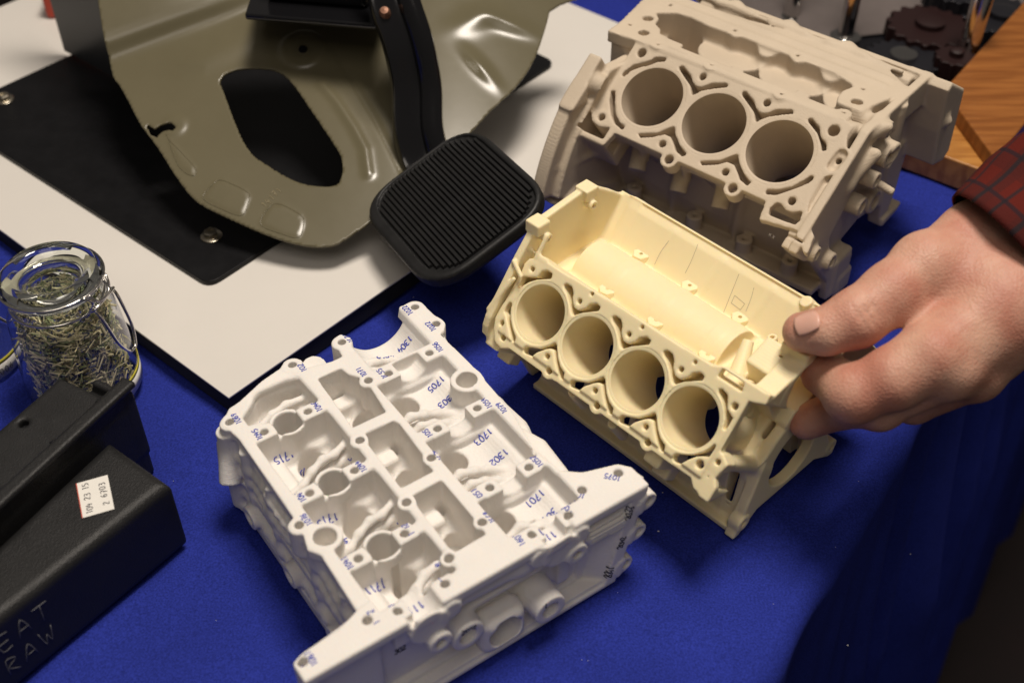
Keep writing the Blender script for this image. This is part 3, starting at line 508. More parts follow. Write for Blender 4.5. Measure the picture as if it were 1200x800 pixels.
# ------------------------------------------------------------ white cylinder head, lying flat with its cam side up
def build_white():
    fr = DATA['white_frame']; az = fr['az']
    rot = Matrix.Rotation(az, 3, 'Z')
    root = empty('cylinder_head', (fr['o'][0]*MM, fr['o'][1]*MM, 0), rot)
    tag(root, 'white printed cylinder head covered in blue handwritten numbers', 'cylinder head')
    H = 58.0
    vol = Vol((-68, -16, -1), (114, 162, 62), .68)
    out = DATA['white_outline']
    # body below the rail
    body = [(-26,3),(-27,128),(-27,134),(-22.5,137.5),(-16.5,139),(-3,145),(12.6,148.6),(17,146.6),(18,141),(29,138),(35,138.2),(36,146),(46,149),(82,147),(84,128),(79,100),(79,88),(76,60),(76,40),(75,4)]
    vol.ext(body, .3, H-4, rnd=1.0)
    vol.ext(out, H-5.5, H, rnd=.5)
    # left flank: rails and ribs
    vol.ext([(-30,8),(-30,126),(-24,126),(-24,8)], .3, 7, k=1.5, rnd=1)
    vol.ext([(-29,8),(-29,126),(-24,126),(-24,8)], 22, 27, k=1.5, rnd=1)
    for z, q, ph in ((13, 2.6, 0), (34, 2.2, 1.3), (43, 1.8, 2.2)):
        vol.path([(-27.2+1.0*math.sin(v*.11+ph), v, z+2.2*math.sin(v*.07+ph)) for v in range(10, 128, 6)], q, k=3)
    for v in (22, 50, 88, 112): vol.cyl((-27, v, 6), (-27, v+4, H-6), 2.4, mode='+', k=3.5)
    for v in (36, 68, 100): vol.box((-27.5, v, 50), (2.2, 8, 2.2), '-', k=1.5, rnd=1.5)
    for v in (34, 73, 112): vol.cyl((-33, v, 14), (-24, v, 14), 6, mode='+', k=2.5); vol.cyl((-36, v, 14), (-26, v, 14), 3.2, mode='-')
    vol.cyl((-28.5, 131, 4), (-28.5, 131, H-5), 4.6, mode='+', k=4); vol.cyl((-34, 124, H-30), (-28, 132, H-14), 5, mode='+', k=3)
    # right flank: intake lumps
    for v, u, q in ((28, 78, 9), (52, 82, 10), (78, 84, 9), (98, 84, 8), (112, 83, 6)):
        vol.cyl((u-8, v, 30), (u+4, v, 38), q, mode='+', k=5)
    vol.ext([(78,92),(90,96),(92,70),(88,56),(80,50)], 14, 40, k=4, rnd=3)
    vol.ext([(78,60),(84,62),(88,50),(86,30),(80,20)], 20, 48, k=4, rnd=3)
    # rear lump between the tabs
    vol.cyl((23, 150, H-20), (23, 144, H-5), 6, mode='+', k=2); vol.cyl((44, 146, H-26), (44, 140, H-6), 8, mode='+', k=3)
    # front: timing cover wings with a rim and a recessed face
    wing = [(-60,-2),(-60,6),(-56,8),(-39,9),(-29,11),(-26,14),(75,16),(84,18),(93,13),(98,12),(104,2),(100,-4),(-56,-4)]
    frontprof = [(-60,H),(104,H),(99,34),(90,.3),(-44,.3),(-56,30)]
    # front profile is in (u, z): build from boxes sheared by slices
    for i in range(29):
        z = i*2+.3; f = z/H; l = -46-14*min(1, f*1.6); rr = 89+14*f
        vol.ext([(l,-3.5),(l,5),(-54,8),(-39,9),(-28,13),(76,24),(83,18),(rr-4,13),(rr,8),(rr,-3.5)], z, z+2.4, k=.6)
    vol.ext([(-60,-3.5),(-60,5),(-56,8),(-28,12),(75,24),(84,18),(92,13),(102,4),(102,-3.5)], H-5, H, k=.6, rnd=.8)
    # carve the recess face, leaving a slanted rim at both ends
    for i in range(28):
        z = 3+i*2.0; f = z/H; l = -42-13*min(1, f*1.6); rr = 82+13*f
        if z < H-5: vol.ext([(l,-12),(l,2.0),(rr-8,4),(rr,-2),(rr,-12)], z, z+2.1, '-', k=.5)
    vol.ext([(-25,-12),(-25,6),(72,6),(72,-12)], 8, H-8, '-', k=2)
    # horizontal web under the rail
    vol.ext([(-10,8),(-10,1.5),(90,1.5),(90,8)], 33, 36, k=3, rnd=1)
    vol.ext([(-30,8),(-30,-2),(84,-2),(84,8)], .3, 4.5, k=2, rnd=1)
    vol.path([(-6, 4.5, 45), (40, 4.0, 44), (88, 3.0, 42)], [4.0, 5.0, 5.5], k=4)
    # rim lugs of the right wing
    for u, z in ((103, 46), (99, 28), (93, 9)):
        vol.cyl((u, -3.5, z), (u, 5, z), 5, mode='+', k=3)
        vol.cyl((u+1.2, -8, z), (u+1.2, 2, z), 2.3, mode='-')
    # round cam covers at the front edge of each row
    for u in (-7.5, 56):
        vol.cyl((u, -5, H-9), (u, 10, H-9), 8.5, mode='+', k=2)
    for u in (3, 66, 46): vol.cyl((u, -4.5, H-7), (u, 8, H-7), 4.6, mode='+', k=2)
    # ports and bosses on the front face
    vol.cyl((48, 10, 20), (48, -9.5, 20), 8.4, 7.6, mode='+', k=2); vol.cyl((48, -4, 20), (48, -12, 20), 4.0, 4.0, mode='-')
    vol.cyl((10, 10, 28), (10, -5, 28), 8.4, 7.6, mode='+', k=2); vol.cyl((10, -2, 28), (10, -9, 28), 4.0, mode='-')
    vol.box((28, 0, 16.5), (11, 6, 11), k=2, rnd=5); vol.cyl((28, 12, 16.5), (28, -10, 16.5), 8.2, mode='-')
    vol.cyl((64, 8, 42), (64, -6, 42), 5.2, mode='+', k=2); vol.cyl((64, 0, 42), (64, -9, 42), 2.2, mode='-')
    vol.cyl((-4, 8, 38), (-4, -7, 38), 5.4, mode='+', k=2); vol.cyl((-4, 0, 38), (-4, -9, 38), 2.2, mode='-')
    vol.ext([(60,8),(60,2),(66,2),(66,8)], 14, 40, k=3, rnd=1.5)
    # ---------------- pockets of the cam side
    for poly in DATA['white_center']:
        vol.ext(poly, 35, H+3, '-', k=.5, rnd=.5)
        cx = sum(q[0] for q in poly)/len(poly); cy = min(q[1] for q in poly)
        vol.box((cx-2, cy+30, 36), (5.5, 4, 7), k=3, rnd=2); vol.box((cx+4, cy+26, 33), (4, 6, 5), k=4, rnd=2)
        vol.cyl((cx+1.2, cy+17, 30), (cx+1.2, cy+17, 37), 7.2, mode='+', k=1); vol.cyl((cx+1.2, cy+17, 28), (cx+1.2, cy+17, 40), 5.8, mode='-', k=.5)
    rows = (116.6, 74.8, 34.0, 3.6)
    # left row
    for i, (v0, v1) in enumerate(((121, 142), (78, 112.6), (37.5, 71), (7.5, 30.5))):
        top = [(-22,v0),(-22,v1),(12.2,v1),(12.2,v0)] if i else [(-20,v0+3),(-20,v0+9),(-7,v1-2.5),(6,v1-2.5),(11,v1-5),(12,v0),(8,v0-1)]
        vol.ext(top, H-15, H+3, '-', k=1.6, rnd=1.6)
        vol.ext([(-12,v0+1),(-12 if i else -9,v1-4),(10,v1-4),(10,v0+1)], H-20, H+3, '-', k=5, rnd=2)
    for v in rows[:3]:
        # wavy web and slit behind the tower
        vol.path([(-22,v+11,H-11),(-14,v+12,H-9),(-8,v+15,H-7),(-1,v+18,H-6.5),(5,v+19,H-8),(12,v+22,H-8)] if v < 110 else [(-20,v+11,H-12),(-6,v+15,H-9),(2,v+17,H-9),(12,v+17,H-10)], 1.7, k=2.2)
        vol.path([(-22,v+11,H-16),(-8,v+15,H-14),(12,v+21 if v < 110 else v+17,H-15)], 2.8, k=3)
        vol.cyl((-4.5, v+1.5, H-30), (-4.5, v+1.5, H-2.5), 8.0, mode='+', k=1.5)                     # cam bearing tower
        vol.ext([(-11,v+4.4),(-11,v-3.4),(1,v-3.4),(1,v+4.4)], H-4.0, H+2, '-', k=2)
        vol.cyl((-4.5, v+1.5, H-40), (-4.5, v+1.5, H+1), 6.3, mode='-', k=.6)
        vol.path([(-12.5,v+9.6,H-15),(-7,v+11.4,H-14),(1,v+13.2,H-13),(4.5,v+13.6,H-13)], [1.0,1.6,2.4,2.6], '-', k=1)
        if v < 110: vol.cyl((-1, v+28, H-38), (-1, v+28, H-9), 7.6, mode='-', k=1.2)
    vol.cyl((-1, 23.5, H-38), (-1, 23.5, H-9), 6.2, mode='-', k=1.2)
    vol.path([(-20,12,H-12),(-10,10.5,H-9),(-3,12,H-7),(3,16,H-7),(10,18,H-8)], 2.0, k=2.5)
    vol.cyl((-7.5, 9, H-9), (-7.5, -1.5, H-9), 5, mode='+', k=3)
    vol.cyl((-8, 12, H+1), (-8, -3.5, H+1), 7.6, mode='-', k=1.2)
    # right row
    for i, (v0, v1) in enumerate(((121, 160), (78, 112.8), (37.5, 71), (7.5, 30.5))):
        if i: vol.ext([(38.8,v0),(38.8,v1),(73.5,v1),(73.5,v0)], H-9, H+3, '-', k=1.6, rnd=1.5)
        vol.cyl((58, v0+2, H+2), (58, v1-2 if i else 166, H+2), 15.8, mode='-', k=2)
        if i: vol.cyl((45, v0+6, H-8), (45, v1-3, H-8), 6.5, mode='-', k=4)
    for v in rows[:3]:
        vol.path([(38,v+9,H-8),(44,v+9.5,H-5.5),(50,v+8,H-6),(56,v+7,H-9),(66,v+6,H-13)], 1.7, k=2)
        vol.path([(38,v+17,H-9),(44,v+18.5,H-7.5),(50,v+16.5,H-8),(57,v+16,H-11),(66,v+13,H-14)], 1.8, k=2.5)
        vol.path([(38,v+17,H-14),(60,v+15.5,H-16)], 2.6, k=3)
        vol.path([(40,v+12.6,H-9),(45,v+14,H-10),(51,v+12,H-12),(57,v+11,H-13)], [1.4,1.8,1.5,.7], '-', k=1)
        if v < 110: vol.cyl((48, v+30, H-32), (48, v+30, H-7), 6.3, mode='-', k=1.5)
        vol.cyl((58, v-4, H+.5), (58, v+4.5, H+.5), 8.0, mode='-', k=1)
    vol.cyl((46, 24.5, H-34), (46, 24.5, H-7), 6.4, mode='-', k=1.5)
    vol.path([(40,12,H-8),(48,13.5,H-6),(54,11,H-6),(60,10,H-8),(66,10,H-9)], 1.9, k=2)
    vol.cyl((56, 12, H+1), (56, -4, H+1), 7.4, mode='-', k=1.2)
    # bearing pads with bolt holes
    pads = [(-16.3, v, 1) for v in rows]+[(5.2, v, 1) for v in rows]+[(47, v, 1) for v in rows]+[(69.5, 117.2, 1), (68.2, 75, 1), (67, 33.7, 1), (65, 3, 1)]
    for u, v, _ in pads:
        vol.box((u, v, H-9), (4.4, 4.1, 8.7), k=.7, rnd=.4)
    # plugs and bolt eyes
    for u, v, q in ((74, 92.4, 7.6), (-22, 51, 7.4), (-28, 61.9, 4.6), (82, 132, 5), (80.5, 148, 5), (13.2, 146.5, 4.8), (39.4, 146.7, 5), (-26.3, 130, 4.6), (15, 88, 4), (14.2, 47, 4), (36.5, 117.6, 4), (35.4, 61.6, 3.8), (34, 20.4, 3.8), (13.2, 13, 3.8)):
        vol.cyl((u, v, H-16), (u, v, H), q, mode='+', k=1.2)
    holes = [(u, v, 1.9) for u, v, _ in pads]+[(74, 92.4, 4.9), (-22, 51, 4.8)]+[(u, v, 2.0) for u, v in ((-27.9,62), (82.7,132), (80.7,148), (13.2,146.5), (39.4,146.7), (-26.2,130.3), (15.5,88), (14.2,47.1), (36.9,117.6), (35.5,61.6), (34,20.4), (13.2,13.1), (77.5,10.3), (95.8,8.9), (-28,6.5), (-56.7,4.7))]
    for u, v, q in holes: vol.cyl((u, v, H-9 if q < 4 else H-12), (u, v, H+3), q, mode='-', k=.3)
    vol.box((23, 60, -30), (200, 200, 30.25), mode='-')
    V, Q = vol.mesh(); body = mesh_np('casting', V, Q, M['white'], root)
    bvh = BVHTree.FromPolygons([tuple(v) for v in V.tolist()], Q.tolist())
    def snap(p):
        h = bvh.ray_cast(Vector((p.x, p.y, .08)), Vector((0, 0, -1)))
        return h[0] if h[0] is not None else None
    cnt = 0
    for u, v, t, k in DATA['white_text']:
        if k == 0: rd, up = (0,1,0), (-1,0,0)
        elif k == 1: rd, up = (-.6,.8,0), (-.8,-.6,0)
        else: rd, up = (-1,0,0), (0,-1,0)
        c = Vector((u*MM, v*MM, H*MM))
        if k == 2:
            inv = Matrix.Rotation(-az, 3, 'Z'); cl = inv @ (Vector(co.location)-Vector((fr['o'][0]*MM, fr['o'][1]*MM, 0)))
            hh = bvh.ray_cast(cl, (c-cl).normalized())
            if hh[0] is not None: c = hh[0]

        if k != 2: writing('handwritten_number', t, c, rd, up, 2.5*MM, M['ink'], root, snap, r=.00024, lift=.00005, sp=4.4)
        else:
            nn = hh[1] if hh[0] is not None else Vector((0, 0, 1)); nn = (nn+Vector((0, 0, .6))).normalized()
            if nn.z < 0: nn = -nn
            r_ = Vector(rd); r_ = (r_-nn*r_.dot(nn)).normalized(); u_ = nn.cross(r_)
            def snap2(p, nn=nn):
                h2 = bvh.ray_cast(p+nn*.005, -nn); return h2[0]+nn*.00016 if h2[0] is not None else None
            writing('handwritten_number', t, c, r_, u_, 3.3*MM, M['ink'], root, snap2, r=.00026, lift=0, sp=4.4)
    def snapf(p):
        h = bvh.ray_cast(Vector((p.x, -.05, p.z)), Vector((0, 1, 0)))
        return h[0] if h[0] is not None else None
    for u, z, t, rd, up in ((-16, 28, '302', (1,0,0), (0,0,1)), (93, 46, '2033', (.2,0,1), (-1,0,.2)), (90, 28, '2042', (.2,0,1), (-1,0,.2)), (85, 10, '2041', (.2,0,1), (-1,0,.2)), (48, 24.6, '2031', (-1,0,.2), (0,0,-1)), (10, 32.6, '2032', (-1,0,.2), (0,0,-1))):
        writing('handwritten_number', t, (u*MM, -.01, z*MM), rd, up, 2.8*MM, M['inkblack'], root, snapf, r=.00026, lift=.00004, sp=3.9)
    return root
head = build_white()
# ------------------------------------------------------------ taupe engine block (V type, three bores on the near bank)
def build_taupe():
    fr = DATA['taupe_frame']; root = empty('engine_block', Vector(fr['o'])*MM, frame_matrix(fr))
    tag(root, 'taupe printed engine block with three open bores, standing behind the cream block', 'engine block')
    T = fr['tilt']; A = rotx_aux(T); z0 = fr['o'][2]; aux = (A, np.array([0, 0, z0])); p = fr['p']; r = fr['r']
    vol = Vol((-62, -80, -128), (140, 128, 16), .9, aux); YC = 56.0
    zv = DATA['taupe_valley_z']
    # banks
    def both(prof, a0, a1, **kw):
        for sg in (1, -1): vol.exta([(YC+sg*(y-YC), z) for y, z in prof], a0, a1, **kw)
    both([(-18,z0-13),(23,zv-1),(30,zv-3),(56,70),(56,36),(26,30),(10,58),(-8,70)], -26, 106, rnd=1)
    both([(18,16),(26,16),(30,34),(34,60),(20,70),(12,60),(13,34)], -28, 108, k=3)             # crankcase wall
    both([(4,17),(26,15),(26,20),(4,21)], -34, 110, k=1.5, rnd=.8)                    # oil pan rail
    vol.exta([(22,14),(20,28),(30,48),(56,56),(82,48),(92,28),(90,14)], -24, 8, mode='-', k=1.5)
    vol.exta([(22,14),(20,28),(30,48),(56,56),(82,48),(92,28),(90,14)], 13, 47, mode='-', k=1.5)
    vol.exta([(22,14),(20,28),(30,48),(56,56),(82,48),(92,28),(90,14)], 52, 100, mode='-', k=1.5)
    for a in (10.5, 49.5):                                                           # bearing caps reach the table
        vol.box((a, YC, 16), (4.5, 26, 15.7), k=2, rnd=1.5, aux=True)
    vol.cyl((-60, YC, 20), (140, YC, 20), 13, mode='-', aux=True)
    # valley cover flange with its opening
    Pv = DATA['taupe_valley']; Po = DATA['taupe_valley_open']
    S = vol.sl(vol.lo, [vol.lo[i]+vol.n[i]*vol.h for i in range(3)]); X, Y, Z = vol.grid(S)
    ay = A[1, 1]*Y+A[1, 2]*Z; az = z0+A[2, 1]*Y+A[2, 2]*Z
    ga = np.arange(-70, 150, 1.0, dtype=np.float32); gy = np.arange(-20, 130, 1.0, dtype=np.float32)
    def lut(poly):
        Gd = poly_sdf(poly, ga[:, None], gy[None, :])
        fx = np.clip((X-ga[0]), 0, len(ga)-2.001); fy = np.clip((ay-gy[0]), 0, len(gy)-2.001)
        ix = fx.astype(np.int32); iy = fy.astype(np.int32); tx = fx-ix; ty = fy-iy
        return (Gd[ix, iy]*(1-tx)+Gd[ix+1, iy]*tx)*(1-ty)+(Gd[ix, iy+1]*(1-tx)+Gd[ix+1, iy+1]*tx)*ty
    dv = lut(Pv); slab = np.maximum(dv, np.maximum(az-zv, zv-7-az))
    vol.D[S] = smin(vol.D[S], np.broadcast_to(slab, vol.D[S].shape).astype(np.float32), .5)
    wall = np.maximum(dv+1.5, np.maximum(az-zv, 74-az)); vol.D[S] = smin(vol.D[S], wall.astype(np.float32), 1)
    do = lut(Po); cut = np.maximum(do, zv-34-az)
    vol.D[S] = smax(vol.D[S], -cut.astype(np.float32), .6)
    # barrels showing inside the opening
    for i in range(3):
        c = p*i+14
        vol.cyl((c, 2*YC-60+2, 50), (c, 58, zv-10), 20, mode='+', k=3, aux=True)
        vol.cyl((c+19, 60, zv-30), (c+19, 60, zv-3), 4.6, mode='+', k=5, aux=True)
        vol.exta([(28.5,zv-42),(28.5,zv-8),(29,zv+1),(35,zv+1),(34.5,zv-42)], c-17, c+14, '-', k=1)
    both([(24,zv-6),(32,zv-8),(32,zv-12),(22,zv-12)], -20, 104)
    # ridge strips of the far bank
    for y, zt in ((66, .8), (74, 1.2), (85, 2.2)):
        vol.path([(-40, y, zv-1+zt*.4), (100, y-2, zv-1+zt*.4)], 1.3, k=2.5, aux=True)
    for a in (-5, 30, 66): vol.path([(a-9, 84, zv), (a, 88, zv-1.5), (a+12, 84, zv)], [1.5, 3.2, 1.5], k=4, aux=True)
    far = [(2*YC-25, zv), (2*YC-22, zv+.5), (2*YC+16, zv-31), (2*YC+14, zv-36), (2*YC-24, zv-6)]
    vol.exta(far, -34, 112, rnd=.8)
    # front timing flange, near wing down to the lug and far wing
    fp = [(-36,z0-26),(-31,z0-20),(-20,z0-13),(22,zv-1),(30,zv),(88,zv),(92,zv),(100,zv-8),(92,zv-18),(60,zv-16),(34,zv-18),(2,60),(12,34),(36,30),(38,12),(16,8),(12,24),(-14,56)]
    vol.exta(fp, 109, 114, k=1, rnd=.6)
    # far wing: sheet that sweeps forward past the near bank
    vol.exta([(86,zv-3),(90,zv),(112,zv-14),(116,60),(110,56),(96,60),(90,84)], 102, 126, k=2, rnd=1)
    vol.path([(106, 88, zv-10), (126, 96, zv-26)], [1.5, 3], k=3, aux=True)
    # swept side web between deck and timing face
    vol.path([(104, 24, zv-4), (112, 30, zv-6), (118, 34, zv-2)], [2.4, 2.6, 2.4], k=4, aux=True)
    vol.path([(104, 0, z0-6), (112, 14, 86), (118, 26, zv-14)], [2, 2.5, 3], k=4, aux=True)
    vol.exta([(-34,z0-27),(-24,z0-19),(-4,z0-6),(16,zv-22),(26,zv-16),(16,84),(4,66),(-8,56),(-20,58)], 104, 112, k=2)
    # front facing bosses
    for y, z, q, a1 in ((38, zv-6, 5, 118), (46, zv-22, 5.5, 121), (42, 92, 7, 120), (30, 84, 5, 121), (24, 70, 6, 119), (46, 60, 8, 117)):
        vol.cyl((98, y, z), (a1, y, z), q, q*.92, mode='+', k=3.5, aux=True); vol.cyl((a1-3, y, z), (a1+4, y, z), q*.5, mode='-', aux=True)
    vol.cyl((112, 36, 80), (127, 40, 74), 2.2, mode='+', k=1, aux=True)
    # bottom lug
    vol.box((108, 27, 22), (7, 9, 13), k=3, rnd=2, aux=True); vol.box((110, 31, 13), (6, 8, 7), k=2, rnd=1.5, aux=True)
    vol.cyl((112, -16, 62), (117, -16, 62), 4.4, mode='+', k=2, aux=True); vol.cyl((114, -16, 62), (120, -16, 62), 2.1, mode='-', aux=True)
    vol.cyl((112, 3, 46), (118, 3, 46), 5, mode='+', k=2, aux=True); vol.cyl((114, 3, 46), (122, 3, 46), 2.4, mode='-', aux=True)
    # deck plate and lobes
    vol.ext(DATA['taupe_outline'], -5.5, 0)
    for i in range(3):
        for j, (x, y, q) in enumerate(DATA['taupe_holes']['rep']):
            if j and i == 2: continue
            vol.cyl((x+p*i, y, -9), (x+p*i, y, 0), q+2.3, mode='+', k=.4)
    for x, y, q in DATA['taupe_holes']['once']: vol.cyl((x, y, -8), (x, y, 0), q+2.4, mode='+', k=.4)
    # stubs and ribs on the near flank
    for a, y, z in ((-2, 2, 55), (26, 0, 53), (53, 0, 55)):
        vol.cyl((a-4, 4, z+10), (a, -6, z-1), 4.6, 5.0, mode='+', k=3, aux=True)
        vol.path([(a+5, -14, z0-16), (a+1, 0, z+6)], [1.2, 2.4], k=2.5, aux=True)
    for a in (16, 58, 92): vol.path([(a, 10, 62), (a-4, 14, 24)], [2.2, 1.6], k=5, aux=True)
    for a in (-52, -12, 30, 63, 92):
        vol.cyl((a, 9, 16), (a, 9, 30), 4.6, mode='+', k=2, aux=True)
    for a in (-52, -12, 30, 63, 92): vol.cyl((a, 9, 24), (a, 9, 34), 1.4, mode='-', aux=True)
    # left corner: boxed oil drain, square boss, bell housing
    c0 = DATA['taupe_slots']['f']; cx = sum(q[0] for q in c0)/len(c0); cy = sum(q[1] for q in c0)/len(c0)
    vol.box((cx, cy, -16), (9.5, 8.5, 16), k=2, rnd=2); vol.box((-40, -41, -20), (5, 4.5, 5), k=1, rnd=1)
    R = 115.0; arc = [(YC+R*math.cos(t), 20+R*math.sin(t)) for t in np.linspace(math.radians(123), math.radians(166), 22)]
    arc2 = [(YC+(R-13)*math.cos(t), 20+(R-13)*math.sin(t)) for t in np.linspace(math.radians(166), math.radians(123), 22)]
    vol.exta(arc+arc2, -38, -30, k=1, rnd=1.2)
    band = [(YC+(R-10)*math.cos(t), 20+(R-10)*math.sin(t)) for t in np.linspace(math.radians(124), math.radians(166), 18)]+[(8, 18), (20, 16), (36, 60), (56, 100)]
    vol.exta(band, -33, -26, k=2)
    vol.exta([(-46,40),(-40,36),(24,16),(24,21),(-30,46)], -38, -24, k=2, rnd=1)
    vol.path([(-34, -30, 84), (-24, -10, 78)], 2.4, k=3, aux=True); vol.path([(-34, -44, 62), (-24, -12, 60)], 2.0, k=3, aux=True)
    vol.cyl((-36, -14, 104), (-26, -10, 100), 6, mode='+', k=2, aux=True); vol.cyl((-40, -14, 104), (-34, -13, 103), 2, mode='-', aux=True)
    vol.box((-33, -26, 100), (4.5, 7, 6), k=3, rnd=1.5, aux=True)
    # cutters
    SL = DATA['taupe_slots']
    for key in 'abcdefg': vol.ext(SL[key], -9 if key in 'abcd' else (-20 if key in 'ef' else -3), 3, '-', grow=.1)
    for i in range(2):
        for key in ('top', 'low'): vol.ext([(x+p*i, y) for x, y in SL[key]], -10, 3, '-', grow=.1)
    for i in range(3): vol.cyl((p*i, 0, -88), (p*i, 0, 3), r+1.0, mode='-')
    for x, y, q in DATA['taupe_holes']['once']: vol.cyl((x, y, -10), (x, y, 3), q, mode='-')
    for i in range(3):
        for j, (x, y, q) in enumerate(DATA['taupe_holes']['rep']):
            if j and i == 2: continue
            vol.cyl((x+p*i, y, -10), (x+p*i, y, 3), q, mode='-')
    (x0, y0), (x1, y1) = DATA['taupe_holes']['oval']
    vol.path([(x0, y0, 0), (x1, y1, 0)], 3.0, '-'); vol.cyl(((x0*.4+x1*.6), (y0*.4+y1*.6), -8), ((x0*.4+x1*.6), (y0*.4+y1*.6), 1), 1.6, mode='-')
    for i, (a, y) in enumerate(DATA['taupe_valley_holes']):
        q = 3.0 if i in (0, 1, 9) else 1.0
        if i in (3, 5, 6, 7, 8, 11): vol.cyl((a, y, zv-5), (a, y, zv), 4.2, mode='+', k=1, aux=True)
        vol.cyl((a, y, zv-5), (a, y, zv+3), q, mode='-', aux=True)
    vol.exta([(-120,-60),(220,-60),(220,.3),(-120,.3)], -70, 150, mode='-')
    V, Q = vol.mesh(); mesh_np('casting', V, Q, M['taupe'], root)
    k = MM
    for i in range(3):
        lathe('cylinder_liner', [((r+1.6)*k, -60*k), ((r+1.6)*k, .02*k), ((r+.2)*k, .04*k), (r*k, -.1*k), (r*k, -60*k)], M['taupe'], root, (p*i*k, 0, 0), n=72, closed=True)
    # printed marks on the square pad at the front corner
    writing('stamped_mark', 'xx', Vector((98.5, -41, .3))*MM, (1,0,0), (0,1,0), 2.6*MM, M['sharpie'], root, r=.00025)
    return root
taupe = build_taupe()
# ------------------------------------------------------------ olive pedal bracket (pressed steel sheet)
M['olive'] = mat('olive_paint', (.125, .110, .066), .24, noise=.12, nscale=9, bump=.03, bscale=150, spec=.5)
def build_bracket():
    B = DATA['bracket']; th = B['th']; o = Vector(B['o'])*MM
    root = empty('pedal_bracket', o, Matrix.Rotation(th, 3, 'X'))
    tag(root, 'olive green pressed steel pedal bracket with large oblong hole above the black plate', 'bracket')
    h = 1.4
    out = np.array(catmull(B['outline'], 4)); hole = np.array(catmull(B['hole'], 5))
    xs = np.arange(out[:, 0].min()-4, out[:, 0].max()+4, h, dtype=np.float32); ys = np.arange(out[:, 1].min()-4, out[:, 1].max()+4, h, dtype=np.float32)
    X, Y = np.meshgrid(xs, ys, indexing='ij')
    def sd(x, y): 
        d = poly_sdf(out, x, y); d = np.maximum(d, -poly_sdf(hole, x, y)); return np.maximum(d, -poly_sdf(B['notch'], x, y))
    D = sd(X, Y); P = np.stack([X, Y], -1).astype(np.float64)
    near = (np.abs(D) < h*.95)
    for _ in range(8):
        x, y = P[..., 0], P[..., 1]; d = sd(x, y); e = .2
        gx = (sd(x+e, y)-sd(x-e, y))/(2*e); gy = (sd(x, y+e)-sd(x, y-e))/(2*e); L = np.maximum(gx*gx+gy*gy, .2)
        mv = (D > 0) & near; P[..., 0] = np.where(mv, x-d*gx/L, x); P[..., 1] = np.where(mv, y-d*gy/L, y)
    ok = (D <= 0) | near; D2 = sd(P[..., 0], P[..., 1]); ok &= (D2 < .35)
    idx = -np.ones(X.shape, int); idx[ok] = np.arange(ok.sum())
    x, y = P[..., 0][ok], P[..., 1][ok]
    g = lambda cx, cy, sx, sy, a=0: np.exp(-(((x-cx)*math.cos(a)+(y-cy)*math.sin(a))/sx)**2-((-(x-cx)*math.sin(a)+(y-cy)*math.cos(a))/sy)**2)
    sm = lambda v: 1/(1+np.exp(-v))
    z = np.zeros_like(x)
    (fx0, fy0), (fx1, fy1) = B['fold']; fd = np.array([fx1-fx0, fy1-fy0]); fd /= np.linalg.norm(fd)
    q = -(x-fx0)*fd[1]+(y-fy0)*fd[0]                    # distance beyond the fold line
    z += 9*sm((q+6)/2.2)*sm(-(x-fx1+10)/14)+.25*np.clip(q, 0, 60)*sm(-(x-fx1)/10)
    bx, by = B['boss'][0]; rr = np.hypot(x-bx, y-by)
    z += 1.1*np.exp(-((rr-12)/2.0)**2)-1.2*sm((5.5-rr)/.8)+.8*sm((11-rr)/1.2)
    def dist_path(pts):
        d = np.full(x.shape, 1e9)
        for (ax, ay), (cx, cy) in zip(pts[:-1], pts[1:]):
            ex, ey = cx-ax, cy-ay; t = np.clip(((x-ax)*ex+(y-ay)*ey)/(ex*ex+ey*ey), 0, 1); d = np.minimum(d, np.hypot(x-ax-t*ex, y-ay-t*ey))
        return d
    z += 1.3*np.exp(-(dist_path(B['groove'])/2.6)**2)
    z -= 2.0*sm((6-dist_path(B['crease']))/1.0)*0+.8*np.exp(-(dist_path(B['crease'])/1.4)**2)
    for pd in B['pads']: z += .45*sm(-poly_sdf(pd, x, y)/.22)
    nx0, ny0 = B['notch'][4]; z += .7*sm((7-np.hypot(x-nx0+1, y-ny0-1))/.6)
    ppx, ppy = B['patch'][3]; z += 1.2*sm(-poly_sdf(B['patch'], x, y)/3)
    for (dx, dy), (a, b, c) in zip(B['dents'], ((18, 5, -.3), (14, 4, -.9), (16, 8, .5))): z += 2.6*g(dx, dy, a, b, c)
    cxx = B['crease'][1][0]; z -= .0011*np.clip(x-cxx-5, 0, 200)**2                 # right side sweeps away and down
    pass
    db = None
    V = np.stack([x, y, z], -1)*MM
    a, b, c, d = idx[:-1, :-1], idx[1:, :-1], idx[1:, 1:], idx[:-1, 1:]
    m = (a >= 0) & (b >= 0) & (c >= 0) & (d >= 0); Q = np.stack([a[m], b[m], c[m], d[m]], -1)
    cen = P[ok][Q].mean(1); Q = Q[sd(cen[:, 0], cen[:, 1]) < 0]
    o_ = mesh_np('sheet', V, Q, M['olive'], root)
    s = o_.modifiers.new('thickness', 'SOLIDIFY'); s.thickness = .0016; s.offset = -1
    bvh = BVHTree.FromPolygons(V.tolist(), Q.tolist())
    def snap(p):
        hh = bvh.ray_cast(Vector((p.x, p.y, .2)), Vector((0, 0, -1))); return hh[0]
    for pd in B['pads']:
        pts = [snap(Vector((q[0]*MM, q[1]*MM, 0))) for q in catmull(pd, 5)]; pts = [q for q in pts if q is not None]
        if len(pts) > 3: tube('pressed_line', pts, .00032, M['olive'], root, closed=True, n=6)
    tx, ty = B['text'][0]
    writing('stamped_number', '14171', Vector((tx, ty, 0))*MM, (.62,.78,0), (-.78,.62,0), 3.6*MM, mat('worn_olive', (.26,.22,.13), .3), root, snap, r=.00022, lift=.0001)
    bxx, byy = B['boss'][0]; hp = snap(Vector((bxx*MM, byy*MM, 0)))
